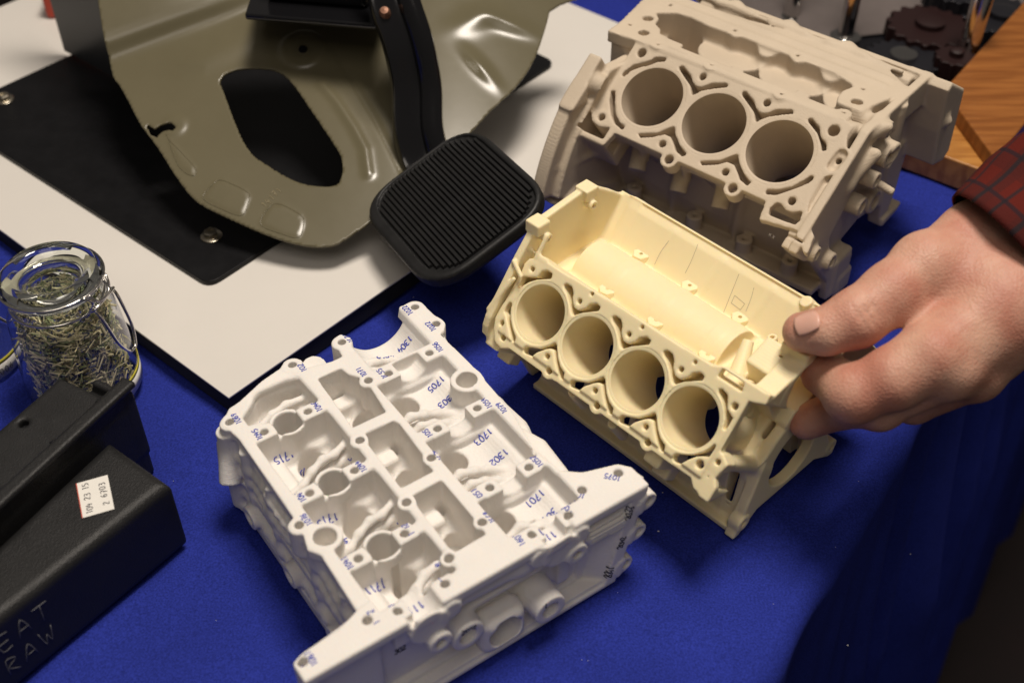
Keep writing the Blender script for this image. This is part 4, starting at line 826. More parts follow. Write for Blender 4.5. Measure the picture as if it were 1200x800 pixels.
    lathe('rubber_plug', [(0,.0012),(.0022,.0012),(.0026,.0006),(.0026,-.001)], M['blackmetal'], root, hp+Vector((0,0,.0002)), n=20)
    return root
bracket = build_bracket()

# ------------------------------------------------------------ brake pedal
M['rubber'] = mat('black_rubber', (.012, .012, .0125), .50, noise=.25, nscale=70, bump=.15, bscale=600, spec=.45)
M['gloss'] = mat('gloss_black_steel', (.006, .006, .007), .16, spec=.5, coat=.4, bump=.06, bscale=60)
def build_pedal():
    cx, cy, z = -0.0326, 0.0453, 0.0600
    rot = Matrix([[0.7911, -0.4697, -0.3918], [0.4707, 0.8766, -0.1004], [0.3906, -0.105, 0.9146]])
    root = empty('brake_pedal', (cx, cy, z), rot)
    tag(root, 'black brake pedal with ribbed rubber pad on a glossy steel arm', 'pedal')
    w, h = .0425, .0365
    vol = Vol((-44, -54, -16), (44, 54, 8), .7)
    rp = np.array(rounded([(-40,-49.5),(40,-49.5),(40,49.5),(-40,49.5)], 26, 8))
    vol.ext(rp, -8, 0, rnd=2.2)
    vol.ext(rp*.93, -11, -6, k=2, rnd=1)
    vol.ext(np.array(rounded([(-33,-46.5),(36,-46.5),(36,46.5),(-33,46.5)], 20, 6)), -1.5, 2, '-', k=.3)
    # gently dished outer strips
    V, Q = vol.mesh(); mesh_np('rubber_pad', V, Q, M['rubber'], root)
    n = 25; me = None
    for i in range(n):
        x = (-31+65*i/(n-1))*MM
        if me is None:
            L = 44.6*MM; a = .0009; prof = [(-a-.0003, -.0016), (-a, .0000), (-a+.0003, .00035), (a-.0003, .00035), (a, .0), (a+.0003, -.0016)]
            V = [(q, -L, zz) for q, zz in prof]+[(q, L, zz) for q, zz in prof]; k = len(prof)
            F = [[j, j+1, k+j+1, k+j] for j in range(k-1)]+[list(range(k))[::-1], list(range(k, 2*k))]
            F = [f[::-1] for f in F]
            o = mesh_py('ridge', V, F, M['rubber'], root); me = o.data
        else:
            o = bpy.data.objects.new('ridge', me); link(o, root)
        e_ = max(0, abs(x/MM-1.5)-17)/17; o.location = (x, 0, 0); o.scale = (1, 1-.33*e_*e_, 1)
    # arm: pressed channel following the path
    inv = rot.transposed(); P = [inv @ (Vector(q)*MM-Vector((cx, cy, z))) for q in DATA['pedal_arm']]
    P = [Vector(q) for q in catmull([tuple(q) for q in P], 8, False)]
    def sweep(name, prof, m, widths=None):
        V = []; F = []; k = len(prof); N = len(P)
        side0 = inv @ Vector((1, .12, 0))
        for i, q in enumerate(P):
            t = (P[min(i+1, N-1)]-P[max(i-1, 0)]).normalized(); s = (side0-t*side0.dot(t)).normalized(); n_ = s.cross(t)
            if n_.dot(inv @ Vector((0, -.5, .8))) < 0: n_ = -n_
            for a, b in prof: V.append(q+s*a+n_*b)
        for i in range(N-1):
            for j in range(k): F.append([i*k+j, i*k+(j+1) % k, (i+1)*k+(j+1) % k, (i+1)*k+j])
        F += [list(range(k))[::-1], list(range((N-1)*k, N*k))]
        o = mesh_py(name, V, F, m, root, smooth=True); 
        import bmesh as bm_; b = bm_.new(); b.from_mesh(o.data); bm_.ops.recalc_face_normals(b, faces=b.faces); b.to_mesh(o.data); b.free()
        o.data.set_sharp_from_angle(angle=math.radians(50)); return o
    sweep('arm', [(a*1.3,b_*1.3) for a,b_ in [(-.011,-.006),(-.011,.001),(-.0095,.003),(-.006,.003),(-.003,.001),(.001,.001),(.003,.004),(.0075,.0055),(.0105,.004),(.011,.001),(.011,-.008),(.009,-.008),(.009,0),(-.009,0),(-.009,-.006)]], M['gloss'])
    q = P[11]; lathe('rivet', [(0,.0035),(.0022,.003),(.0032,.0012),(.0032,-.002)], mat('copper_rivet', (.22,.11,.07), .5, metal=.5), root, q+inv @ Vector((-.0075, -.0025, .0035)), inv @ Vector((0,-.5,.8)), n=20)
    return root
pedal = build_pedal()
# dark pivot bracket at the top of the frame
hb = empty('pivot_bracket', (-.112, .156, .108)); tag(hb, 'black stamped pivot bracket above the olive sheet at the top edge', 'bracket')
V, F = prism([(-.040,-.004),(.036,-.016),(.042,.05),(-.04,.06)], 0, .004); mesh_py('base_flange', V, F, M['gloss'], hb, bevel=.0012)
V, F = prism([(-.030,.010),(.030,.000),(.034,.045),(-.03,.05)], .004, .03); mesh_py('housing', V, F, M['gloss'], hb, bevel=.004, seg=3)

# ------------------------------------------------------------ spice jars
M['glass'] = mat('clear_glass', (.93, .97, .93), .02, trans=1.0, ior=1.45)
M['wire'] = mat('bright_wire', (.75, .73, .70), .18, metal=1)
M['paper'] = mat('paper_label', (.75, .73, .68), .7, noise=.05, nscale=60)
M['yellow'] = mat('yellow_band', (.62, .55, .06), .6)
M['seal'] = mat('rubber_seal', (.55, .50, .40), .5, trans=.4)
def thin_glass():
    m = bpy.data.materials.new('thin_clear_glass'); m.use_nodes = True; nt = m.node_tree; nt.nodes.clear(); L = nt.links
    o = nt.nodes.new('ShaderNodeOutputMaterial'); t = nt.nodes.new('ShaderNodeBsdfTransparent'); t.inputs[0].default_value = (.955, .97, .955, 1)
    g = nt.nodes.new('ShaderNodeBsdfGlossy'); g.inputs['Roughness'].default_value = .03; lw = nt.nodes.new('ShaderNodeLayerWeight'); lw.inputs[0].default_value = .5
    pw = nt.nodes.new('ShaderNodeMath'); pw.operation = 'POWER'; pw.inputs[1].default_value = 3.2; L.new(lw.outputs['Facing'], pw.inputs[0])
    f = nt.nodes.new('ShaderNodeMath'); f.operation = 'MULTIPLY_ADD'; f.inputs[1].default_value = .9; f.inputs[2].default_value = .06; L.new(pw.outputs[0], f.inputs[0])
    mx = nt.nodes.new('ShaderNodeMixShader'); L.new(f.outputs[0], mx.inputs[0]); L.new(t.outputs[0], mx.inputs[1]); L.new(g.outputs[0], mx.inputs[2]); L.new(mx.outputs[0], o.inputs[0])
    return m
M['thin'] = thin_glass()
def build_jar(loc, label, fill=True, seed=3):
    root = empty('spice_jar', loc); tag(root, label, 'jar')
    k = MM
    outer = [(0,0),(24.5,0),(27.6,1.2),(28.6,4),(28.6,12),(28.0,26),(26.8,42),(25.6,54),(23.0,58.5),(21.4,60.5),(21.2,63),(22.8,64),(22.8,66),(21.2,66.6),(21.0,68)]
    inner = [(18.6,68),(18.6,61),(20.4,58),(23.4,53),(24.6,42),(26,26),(26.6,12),(26.4,5),(24,2.6),(0,2.4)]
    lathe('glass_body', [(a*k, b*k) for a, b in outer], M['thin'], root, n=64)
    lathe('glass_lid', [(a*k, b*k) for a, b in [(0,62),(12,62),(14,64),(18,68.6),(22.6,68.8),(24,70),(24.3,73),(23.8,76),(22,78),(19,78.4),(17,77.4),(15,74.6),(13,72.8),(9,72),(0,72)]], M['glass'], root, n=64)
    lathe('rubber_seal', [(a*k, b*k) for a, b in [(18.8,68.05),(22.0,68.05),(22.2,68.3),(22.0,68.55),(18.8,68.55)]], M['seal'], root, n=48, closed=True)
    cr = lambda r, z, n=60, a0=0, a1=6.2832: [(r*k*math.cos(a0+(a1-a0)*i/n), r*k*math.sin(a0+(a1-a0)*i/n), z*k) for i in range(n)]
    wb = tube('wire_bail', cr(22.4, 61.6), .0007, M['wire'], root, closed=True)
    tube('wire_ring', cr(24.9, 73.5), .0007, M['wire'], wb, closed=True)
    a = math.radians(-18); e = Vector((math.cos(a), math.sin(a), 0)); f = Vector((-math.sin(a), math.cos(a), 0))
    def w(pts, r=.0007): return tube('clasp_wire', [(e*x+f*y+Vector((0,0,z)))*k for x, y, z in catmull(pts, 5, False)], r, M['wire'], wb)
    w([(22,-9,61.6),(24,-8,64),(27,-7,70),(25,-9,74),(23,-10,73.5)]); w([(22,9,61.6),(24,8,64),(27,7,70),(25,9,74),(23,10,73.5)])
    w([(24,-8,64),(28,-8,66),(31,-7.5,58),(34,-6.5,46),(36,-3,38),(36.5,0,37),(36,3,38),(34,6.5,46),(31,7.5,58),(28,8,66),(24,8,64)], .0008)
    w([(25,-6,74),(28,-5,70),(29,0,69),(28,5,70),(25,6,74)]); w([(26,-9,66),(28.5,-7,68),(28.5,7,68),(26,9,66)])
    a0, a1 = -1.1, .75
    def wrap(name, z0, z1, m, r=28.75, aa=a0, bb=a1):
        V = []; F = []; N = 26
        for i in range(N+1):
            t = aa+(bb-aa)*i/N; V += [(r*k*math.cos(t), r*k*math.sin(t), z0*k), (r*k*math.cos(t), r*k*math.sin(t), z1*k)]
        for i in range(N): F.append([2*i, 2*i+2, 2*i+3, 2*i+1])
        o = mesh_py(name, V, F, m, root, smooth=True); s = o.modifiers.new('t', 'SOLIDIFY'); s.thickness = .0002; s.offset = 1; return o
    wrap('paper_label', 3, 11, M['paper'], 28.75, -1.0, 1.0); wrap('yellow_band', 11, 13.5, M['yellow'], 28.75, -1.0, 1.0)
    V = []; F = []
    for i, ch in enumerate('06006'):
        for st in G[ch]:
            pts = []
            for x, y in catmull(st, 3, False):
                t = -.9+.075*i*1.4+x*.018; pts.append(Vector((29.1*k*math.cos(t), 29.1*k*math.sin(t), (4.4+y*.65)*k)))
            v, ff = tube_data(pts, .00018, 4); b = len(V); V += v; F += [[q+b for q in g_] for g_ in ff]
    mesh_py('label_writing', V, F, M['inkblack'], root, smooth=True)
    if fill:
        rn = random.Random(seed); groups = {0: ([], []), 1: ([], []), 2: ([], [])}
        for i in range(3600):
            t = rn.uniform(0, 6.283); rr = 24.6*math.sqrt(rn.uniform(.25, 1)); z = rn.uniform(4.5, 51)
            if i > 3000: rr = 24*math.sqrt(rn.random()); z = rn.uniform(49, 53)
            rmax = 25.2 if z < 40 else 24.4-(z-40)*.15
            rr = min(rr, rmax-1.5)
            c = Vector((rr*math.cos(t), rr*math.sin(t), z))
            g_ = rn.choices((0, 1, 2), (4, 4, 3))[0]; L = rn.uniform(2.0, 5.5) if g_ == 0 else (rn.uniform(3, 9.5) if g_ == 1 else rn.uniform(1.2, 3.5))
            d = Vector((rn.gauss(0,1), rn.gauss(0,1), rn.gauss(0,.6))).normalized()
            rad = Vector((math.cos(t), math.sin(t), 0)); d = (d-rad*d.dot(rad)*.85).normalized()
            s_ = d.orthogonal().normalized()*rn.uniform(.25, .6); u_ = d.cross(s_).normalized()*rn.uniform(.15, .4)
            p0, p1 = c-d*L/2, c+d*L/2; V, F = groups[g_]; b = len(V)
            for pp in (p0, p1): V += [(pp+s_)*k, (pp+u_)*k, (pp-s_)*k, (pp-u_)*k]
            F += [[b, b+1, b+5, b+4], [b+1, b+2, b+6, b+5], [b+2, b+3, b+7, b+6], [b+3, b, b+4, b+7], [b+3, b+2, b+1, b], [b+4, b+5, b+6, b+7]]
        for g_, (nm, col) in enumerate((('green_leaf_bits', (.36,.40,.22)), ('straw_stems', (.86,.76,.50)), ('blue_flower_bits', (.12,.13,.20)))):
            V, F = groups[g_]; o = mesh_py(nm, V, F, mat(nm, col, .8, noise=.5, nscale=180), root); o['kind'] = 'stuff'
    return root
jar = build_jar((-.2215, -.033, .0002), 'clip-top glass jar filled with dried herbs at the left edge', True)
jar2 = build_jar((-.288, -.012, .0002), 'second glass jar cut off by the left edge behind the herb jar', False)

# ------------------------------------------------------------ black plastic tray and box
M['plastic'] = mat('black_plastic', (.014, .014, .0145), .48, noise=.3, nscale=50, bump=.45, bscale=1300, spec=.4)
K = np.array([-.1507, -.1372]); e1 = np.array([-.612, -.791]); e2 = np.array([-.791, .612])
def build_box():
    rot = Matrix(((e2[0], -e1[0], 0), (e2[1], -e1[1], 0), (0, 0, 1)))   # local x = e2, y = -e1
    root = empty('plastic_box', (K[0], K[1], 0), rot); tag(root, 'black plastic box with a price sticker and scratched lettering', 'box')
    vol = Vol((-8, -212, -2), (64, 8, 52), 1.0)
    vol.ext([(-1.5,-208),(-1.5,2),(40.5,2),(8,-208)], .4, 45, rnd=5.0)
    V, Q = vol.mesh(); mesh_np('shell', V, Q, M['plastic'], root)
    st = mesh_py('price_sticker', [(0,0,0),(.0203,0,0),(.0203,.0135,0),(0,.0135,0)], [[0,1,2,3]], M['paper'], root)
    # sticker placed on the top face
    wx = Vector((-.1767+.1692, -.1321+.1510, 0)).normalized(); wy = Vector((-wx.y, wx.x, 0)); ri = rot.to_3x3().transposed()
    st.matrix_local = Matrix.Translation(ri @ (Vector((-.1692, -.1510, .0452))-Vector((K[0], K[1], 0)))) @ Matrix((ri @ wx, ri @ wy, Vector((0, 0, 1)))).transposed().to_4x4()
    b = mesh_py('sticker_edge', [(0,.0131,.00005),(.0203,.0131,.00005),(.0203,.0135,.00005),(0,.0135,.00005)], [[0,1,2,3]], mat('red_print', (.5,.08,.05), .6), st)
    writing('sticker_text', '104 23 15', (.0100, .0098, .0001), (1,0,0), (0,1,0), .0026, M['inkblack'], st, r=.00013, sp=4.6, jit=.05)
    writing('sticker_text', '2 6703', (.0100, .0030, .0001), (1,0,0), (0,1,0), .0026, M['inkblack'], st, r=.00013, sp=5.2, jit=.05)
    chalk = mat('scratched_chalk', (.13, .13, .14), .8)
    writing('scratched_lettering', 'HEAT', (-.0017, -.083, .031), (0,1,0), (0,0,1), .0098, chalk, root, r=.00022, sp=5.4)
    writing('scratched_lettering', 'RAW', (-.0017, -.080, .0165), (0,1,0), (0,0,1), .0088, chalk, root, r=.00022, sp=5.8)
    writing('scratch', '1', (.018, -.100, .0452), (.5,.9,0), (-.9,.5,0), .012, chalk, root, r=.00018)
    return root
build_box()
def build_tray():
    rot = Matrix(((-.875, .483, 0), (.483, .875, 0), (0, 0, 1)))
    root = empty('plastic_tray', (-.1736, -.0924, 0), rot); tag(root, 'black plastic tray with a raised rim standing between the box and the jar', 'tray')
    vol = Vol((-10, -212, -2), (46, 10, 66), 1.0)
    return root, vol
HX, HY = 34, -34
tr, vt = build_tray()
vt.ext([(0,-208),(0,-4),(41,-4),(41,-208)], .4, 50, rnd=2.5)
vt.ext([(0,-208),(0,1),(4,1),(4,-208)], 16, 62, rnd=1, k=1.5)
vt.ext([(-2.5,-208),(-2.5,2.5),(4.6,2.5),(4.6,-208)], 58.5, 62, rnd=.8)
for yy in (-12, -40, -70): vt.ext([(4,yy-1.2),(4,yy+1.2),(9,yy+1.2),(9,yy-1.2)], 46, 58, k=1)
vt.ext([(0,-3),(0,1),(22,1),(22,-3)], .4, 54, rnd=1, k=2)
vt.cyl((HX, HY, 44), (HX, HY, 54), 2.2, mode='-', k=.6)
V, Q = vt.mesh(); mesh_np('tray_body', V, Q, M['plastic'], tr)
lathe('screw', [(0,.0005),(.0016,.0004),(.0019,0)], M['blackmetal'], tr, (HX*MM, HY*MM, .0462), n=16)
# ------------------------------------------------------------ oak display stand and things behind
def wood(name, c1, c2, ang, sc=1.0):
    m = bpy.data.materials.new(name); m.use_nodes = True; nt = m.node_tree; L = nt.links; b = nt.nodes['Principled BSDF']
    tc = nt.nodes.new('ShaderNodeTexCoord'); mp = nt.nodes.new('ShaderNodeMapping'); mp.inputs['Rotation'].default_value = (0, 0, ang); mp.inputs['Scale'].default_value = (14*sc, 160*sc, 40)
    n = nt.nodes.new('ShaderNodeTexNoise'); n.inputs['Scale'].default_value = 1.6; n.inputs['Detail'].default_value = 6; n.inputs['Distortion'].default_value = .4
    r = nt.nodes.new('ShaderNodeValToRGB'); r.color_ramp.elements[0].position = .38; r.color_ramp.elements[1].position = .62
    r.color_ramp.elements[0].color = (*c1, 1); r.color_ramp.elements[1].color = (*c2, 1)
    bp = nt.nodes.new('ShaderNodeBump'); bp.inputs['Strength'].default_value = .15; bp.inputs['Distance'].default_value = .0005
    L.new(tc.outputs['Object'], mp.inputs['Vector']); L.new(mp.outputs['Vector'], n.inputs['Vector']); L.new(n.outputs['Fac'], r.inputs['Fac'])
    L.new(r.outputs['Color'], b.inputs['Base Color']); L.new(n.outputs['Fac'], bp.inputs['Height']); L.new(bp.outputs['Normal'], b.inputs['Normal'])
    b.inputs['Roughness'].default_value = .4; return m
st = empty('oak_stand', (0,0,0)); tag(st, 'mitred oak frame of a display stand with a black inner base', 'display stand')
oc = np.array([.290, .1266]); dl = np.array([-.80, .60]); dr = np.array([.60, .80]); wd = .056
ic = oc+dl*wd+dr*wd
def beam(name, d, n, L, m, z1=.020):
    P = [oc, oc+d*L, oc+d*L+n*wd, ic]; V, F = prism([tuple(q) for q in P], .0006, z1); return mesh_py(name, V, F, m, st, bevel=.0012)
beam('frame_rail', dl, dr, .19, wood('oak', (.30,.115,.022), (.46,.21,.05), math.atan2(dl[1], dl[0])*-1))
beam('frame_rail', dr, dl, .42, wood('oak_shaded', (.20,.065,.012), (.30,.11,.024), math.atan2(dr[1], dr[0])*-1), .030)  # shade of the right rail's face is put into a darker wood colour
ib = oc+dl*(wd+.0005)+dr*(wd+.0005)
M['blackgloss'] = mat('black_acrylic', (.006,.006,.008), .12, spec=.5)
V, F = prism([tuple(ib), tuple(ib+dr*.36), tuple(ib+dr*.36+dl*.132), tuple(ib+dl*.132)], .0006, .010); mesh_py('inner_base', V, F, M['blackgloss'], st)
M['chrome'] = mat('chrome', (.62, .60, .58), .12, metal=1)
def post(x, y, r, h, lab, collar=True):
    t = empty('chrome_post', (x, y, .0102)); tag(t, lab, 'post', 'chrome posts on the display stand')
    lathe('shaft', [(0,0),(r,0),(r,h),(r*.8,h+.002),(0,h+.002)], M['chrome'], t, n=32)
    lathe('foot', [(r*1.05,0),(r*2.0,0),(r*2.0,.003),(r*1.3,.005),(r*1.05,.005)], M['chrome'], t, n=32, closed=True)
    if collar: lathe('collar', [(r*1.02,h*.52),(r*1.75,h*.52),(r*1.9,h*.55),(r*1.9,h*.57),(r*1.3,h*.6),(r*1.02,h*.6)], M['chrome'], t, n=32, closed=True)
post(.312, .264, .0068, .13, 'thick chrome post with a collar near the top right corner')
post(.238, .303, .0055, .15, 'slim chrome post at the top edge, middle of the three posts', False)
post(.204, .330, .006, .15, 'leftmost chrome post, rising behind the top edge of the taupe block', False)
def cog(name, x, y, z, r, th, m, lab, teeth=18, tilt=(0,0,0), hub=None):
    t = empty(name, (x, y, z)); t.rotation_euler = tilt; tag(t, lab, 'gear')
    P = []
    for i in range(teeth*4):
        a = 2*math.pi*i/(teeth*4); rr = r if i % 4 in (0, 1) else r*.88; P.append((rr*math.cos(a), rr*math.sin(a)))
    V, F = prism(P, 0, th); mesh_py('toothed_rim', V, F, m, t, bevel=.0006)
    lathe('hub', [(0,th),(r*.35,th),(r*.35,th+.004),(r*.2,th+.005),(0,th+.005)], hub or m, t, n=28)
M['dimmed_red'] = mat('dimmed_red_paint', (.014, .003, .003), .5, spec=.5)  # red darkened to stand in for the light fading towards the back
M['darkiron'] = mat('dark_iron', (.02, .02, .025), .35, metal=.4)
cog('gear_wheel', .268, .262, .011, .026, .008, M['darkiron'], 'dark iron gear wheel lying on the black base nearest the oak rail', 20, hub=M['chrome'])
cog('gear_wheel', .295, .300, .011, .030, .012, M['dimmed_red'], 'shade-darkened red gear wheel lying between the chrome posts', 16)
cog('gear_wheel', .352, .318, .011, .030, .010, M['darkiron'], 'dark gear wheel to the right behind the thick chrome post', 22)
cog('gear_wheel', .300, .252, .011, .014, .016, M['dimmed_red'], 'small shade-darkened red gear wheel in front of the thick chrome post', 12)
cog('gear_wheel', .322, .338, .011, .022, .020, M['darkiron'], 'dark gear wheel at the back of the black base', 14)
# grey draped cloth behind the stand
M['grey'] = mat('grey_cloth', (.12, .10, .095), .9, noise=.3, nscale=12)
g = empty('grey_drape', (0,0,0)); tag(g, 'grey cloth draped over the table behind the display stand', 'cloth')
nx, ny = 60, 30; V = []; F = []
for i in range(nx):
    for j in range(ny):
        s, t = i/(nx-1), j/(ny-1); q = np.array([.15, .285])+np.array([.30, .06])*s+np.array([.02, .13])*t
        V.append((q[0], q[1], .0120+.016*t+.005*math.sin(s*30+t*4)*t+.003*math.sin(s*71)*t))
for i in range(nx-1):
    for j in range(ny-1): F.append([i*ny+j, i*ny+j+1, (i+1)*ny+j+1, (i+1)*ny+j][::-1])
dd = mesh_py('drape', V, F, M['grey'], g, smooth=True); dd.modifiers.new('t', 'SOLIDIFY').thickness = .001
# red clamp at the top left behind the plate
rd = empty('red_block', (-.338, .325, .0134)); tag(rd, 'small red plastic block at the top left behind the black plate', 'block')
V, F = prism([(0,0),(.026,.004),(.024,.03),(-.002,.026)], 0, .026); mesh_py('body', V, F, mat('red_plastic', (.42,.045,.02), .4), rd, bevel=.003, seg=3)
V, F = prism([(.004,.006),(.02,.008),(.018,.022),(.003,.02)], .026, .034); mesh_py('cap', V, F, mat('red_plastic_dark', (.30,.03,.015), .4), rd, bevel=.002)

# ------------------------------------------------------------ the hand
def skin():
    m = bpy.data.materials.new('skin'); m.use_nodes = True; nt = m.node_tree; L = nt.links; b = nt.nodes['Principled BSDF']
    tc = nt.nodes.new('ShaderNodeTexCoord')
    n = nt.nodes.new('ShaderNodeTexNoise'); n.inputs['Scale'].default_value = 55; n.inputs['Detail'].default_value = 5
    r = nt.nodes.new('ShaderNodeValToRGB'); r.color_ramp.elements[0].position = .33; r.color_ramp.elements[1].position = .68
    r.color_ramp.elements[0].color = (.46, .20, .14, 1); r.color_ramp.elements[1].color = (.59, .345, .25, 1)
    n2 = nt.nodes.new('ShaderNodeTexVoronoi'); n2.inputs['Scale'].default_value = 900
    n3 = nt.nodes.new('ShaderNodeTexNoise'); n3.inputs['Scale'].default_value = 260; n3.inputs['Detail'].default_value = 5
    mx = nt.nodes.new('ShaderNodeMath'); mx.operation = 'ADD'
    bp = nt.nodes.new('ShaderNodeBump'); bp.inputs['Strength'].default_value = .4; bp.inputs['Distance'].default_value = .0005
    L.new(tc.outputs['Object'], n.inputs['Vector']); L.new(tc.outputs['Object'], n2.inputs['Vector']); L.new(tc.outputs['Object'], n3.inputs['Vector'])
    L.new(n.outputs['Fac'], r.inputs['Fac']); L.new(r.outputs['Color'], b.inputs['Base Color'])
    L.new(n2.outputs['Distance'], mx.inputs[0]); L.new(n3.outputs['Fac'], mx.inputs[1]); L.new(mx.outputs[0], bp.inputs['Height']); L.new(bp.outputs['Normal'], b.inputs['Normal'])
    b.inputs['Roughness'].default_value = .5; b.inputs['Specular IOR Level'].default_value = .35
    b.inputs['Subsurface Weight'].default_value = .18; b.inputs['Subsurface Radius'].default_value = (1, .35, .2); b.inputs['Subsurface Scale'].default_value = .003
    return m
M['skin'] = skin(); M['nail'] = mat('nail', (.64, .38, .30), .28, spec=.5, sss=.3, sscale=.001)
def build_hand():
    root = empty('person', tuple(c*MM for c in DATA['cuff'][0])); tag(root, 'right hand of a person in a red plaid shirt holding the cream block', 'person')
    off = np.array(DATA['cuff'][0])
    vol = Vol((100, -190, 20), (262, 40, 175), .9)
    T = DATA['thumb']; Fg = DATA['fingers']
    vol.path(T, [8.6, 9.6, 12.0, 12.6, 13.6, 16, 20], k=4)
    I, Md, Rg, Pk = Fg['index'], Fg['middle'], Fg['ring'], Fg['pinky']
    pal = lambda P, rs: vol.path(P[:2], rs, k=9)
    pal(I, [17, 13.5]); pal(Md, [17, 12]); pal(Rg, [16, 11.5]); pal(Pk, [15, 10.5])
    mid = lambda a, b, t=.5: [a[i]*(1-t)+b[i]*t for i in range(3)]
    vol.path([T[4], mid(I[0], I[1], .38)], [12, 13], k=7); vol.path([mid(I[0], I[1], .5), mid(Pk[0], Pk[1], .5)], [14, 12], k=9)
    vol.path([T[5], mid(Md[0], Md[1], .4)], [16, 18], k=14)
    vol.path([I[1], Md[1], Rg[1], Pk[1]], [11.5, 11.2, 10.8, 9.8], k=5)
    lift = np.array([-1.5, -6, 9.5])
    for P, q in ((I, 13.5), (Md, 12), (Rg, 11.5)):      # extensor tendons and knuckle heads
        a_, b_ = np.array(P[1]), np.array(P[0]); vol.path([a_+lift*.62, a_*.6+b_*.4+lift*.95, a_*.2+b_*.8+lift*1.2], [3.2, 2.2, 2], k=5)
        vol.path([a_+lift*.35, a_+lift*.36], q*.72, k=4)
    for P, rs in ((I, [14.5, 13.2, 11.4, 9.8, 8.4]), (Md, [12.2, 10.2, 9.2, 8.0]), (Rg, [11.5, 9.8, 8.8, 8]), (Pk, [10.5, 8.6, 8, 7])): vol.path(P[1:], rs, k=2.2)
    # knuckle bulges
    for P, q in ((I[1:], 12.0), (Md, 10.6)): vol.cyl(P[2], [P[2][0]+.01, P[2][1], P[2][2]], q, mode='+', k=4, caps='round')
    # creases over the thumb joint
    a, b = np.array(T[2]), np.array(T[3]); d = (b-a)/np.linalg.norm(b-a); up_ = np.array([0, -.6, .8]); up_ -= d*(up_@d); up_ /= np.linalg.norm(up_); sd = np.cross(d, up_)
    for t in (-2.5, .8, 4.2):
        c = a+d*t+up_*13.2; vol.path([c-sd*6-up_*1.6+d*.8, c, c+sd*6-up_*1.6-d*.4], [.4, 1.1, .4], '-', k=1.3)
    for P, t0, q in ((I[1:], 1, 11.6), (Md, 1, 10.4)):
        a, b = np.array(P[t0]), np.array(P[t0+1]); d = (b-a)/np.linalg.norm(b-a); up_ = np.array([-.1, -.5, .8]); up_ -= d*(up_@d); up_ /= np.linalg.norm(up_); sd = np.cross(d, up_)
        pass
    a, b = np.array(T[0]), np.array(T[1])
    # flesh fold round the nail
    V, Q = vol.mesh()
    # relax a little
    Vv = V.copy()
    e = np.concatenate([Q[:, [0, 1]], Q[:, [1, 2]], Q[:, [2, 3]], Q[:, [3, 0]]])
    for _ in range(2):
        s = np.zeros_like(Vv); c = np.zeros(len(Vv)); 
        for k_ in range(3): s[:, k_] = np.bincount(e[:, 0], Vv[e[:, 1], k_], len(Vv))+np.bincount(e[:, 1], Vv[e[:, 0], k_], len(Vv))
        c = np.bincount(e[:, 0], minlength=len(Vv))+np.bincount(e[:, 1], minlength=len(Vv)); Vv = Vv*.4+.6*s/np.maximum(c, 1)[:, None]
    mesh_np('hand', Vv-off*MM, Q, M['skin'], root)
    bvh = BVHTree.FromPolygons((Vv-off*MM).tolist(), Q.tolist())
    # thumb nail: curved plate laid on the last joint
    a = Vector(T[0])*MM-Vector(off)*MM; d = (Vector(T[2])-Vector(T[0])).normalized(); up2 = Vector((-.25, -.45, .86)); up2 = (up2-d*up2.dot(d)).normalized(); sd = d.cross(up2)
    V = []; F = []; n, m_ = 13, 13
    for i in range(n):
        for j in range(m_):
            u = -1+2*i/(n-1); v = -1+2*j/(m_-1)
            uu = u*math.sqrt(1-v*v*.35); vv = v*math.sqrt(1-u*u*.35)
            p = a+d*(.0025+.0052*uu)+sd*(.0044*vv)+up2*.03
            h = bvh.ray_cast(p, -up2); q = h[0] if h[0] is not None else p-up2*.03
            V.append(q+up2*(.00035*(1-.8*max(abs(u), abs(v))**4)))
    for i in range(n-1):
        for j in range(m_-1): F.append([i*m_+j, (i+1)*m_+j, (i+1)*m_+j+1, i*m_+j+1])
    o = mesh_py('thumb_nail', V, F, M['nail'], root, smooth=True); s = o.modifiers.new('t', 'SOLIDIFY'); s.thickness = .0009; s.offset = -1
    # plaid sleeve
    m = bpy.data.materials.new('plaid'); m.use_nodes = True; nt = m.node_tree; L = nt.links; bs = nt.nodes['Principled BSDF']; bs.inputs['Roughness'].default_value = .9
    bs.inputs['Specular IOR Level'].default_value = .1
    tc = nt.nodes.new('ShaderNodeTexCoord'); sp = nt.nodes.new('ShaderNodeSeparateXYZ'); L.new(tc.outputs['UV'], sp.inputs[0])
    def band(src, freq, ph, w_):
        mu = nt.nodes.new('ShaderNodeMath'); mu.operation = 'MULTIPLY_ADD'; mu.inputs[1].default_value = freq; mu.inputs[2].default_value = ph; L.new(src, mu.inputs[0])
        fr_ = nt.nodes.new('ShaderNodeMath'); fr_.operation = 'FRACT'; L.new(mu.outputs[0], fr_.inputs[0])
        lt = nt.nodes.new('ShaderNodeMath'); lt.operation = 'LESS_THAN'; lt.inputs[1].default_value = w_; L.new(fr_.outputs[0], lt.inputs[0]); return lt.outputs[0]
    prev = None; col = (.10, .014, .010, 1)
    def mixc(fac, c, amt):
        nonlocal prev
        mx = nt.nodes.new('ShaderNodeMixRGB'); mx.blend_type = 'MULTIPLY' if amt == 'm' else 'MIX'
        mm_ = nt.nodes.new('ShaderNodeMath'); mm_.operation = 'MULTIPLY'; mm_.inputs[1].default_value = .75; L.new(fac, mm_.inputs[0]); L.new(mm_.outputs[0], mx.inputs[0])
        if prev is None: mx.inputs[1].default_value = col
        else: L.new(prev, mx.inputs[1])
        mx.inputs[2].default_value = c; prev = mx.outputs[0]
    mixc(band(sp.outputs[0], 9, 0, .5), (.07, .014, .012, 1), 'x'); mixc(band(sp.outputs[1], 9, .3, .4), (.065, .014, .012, 1), 'x')
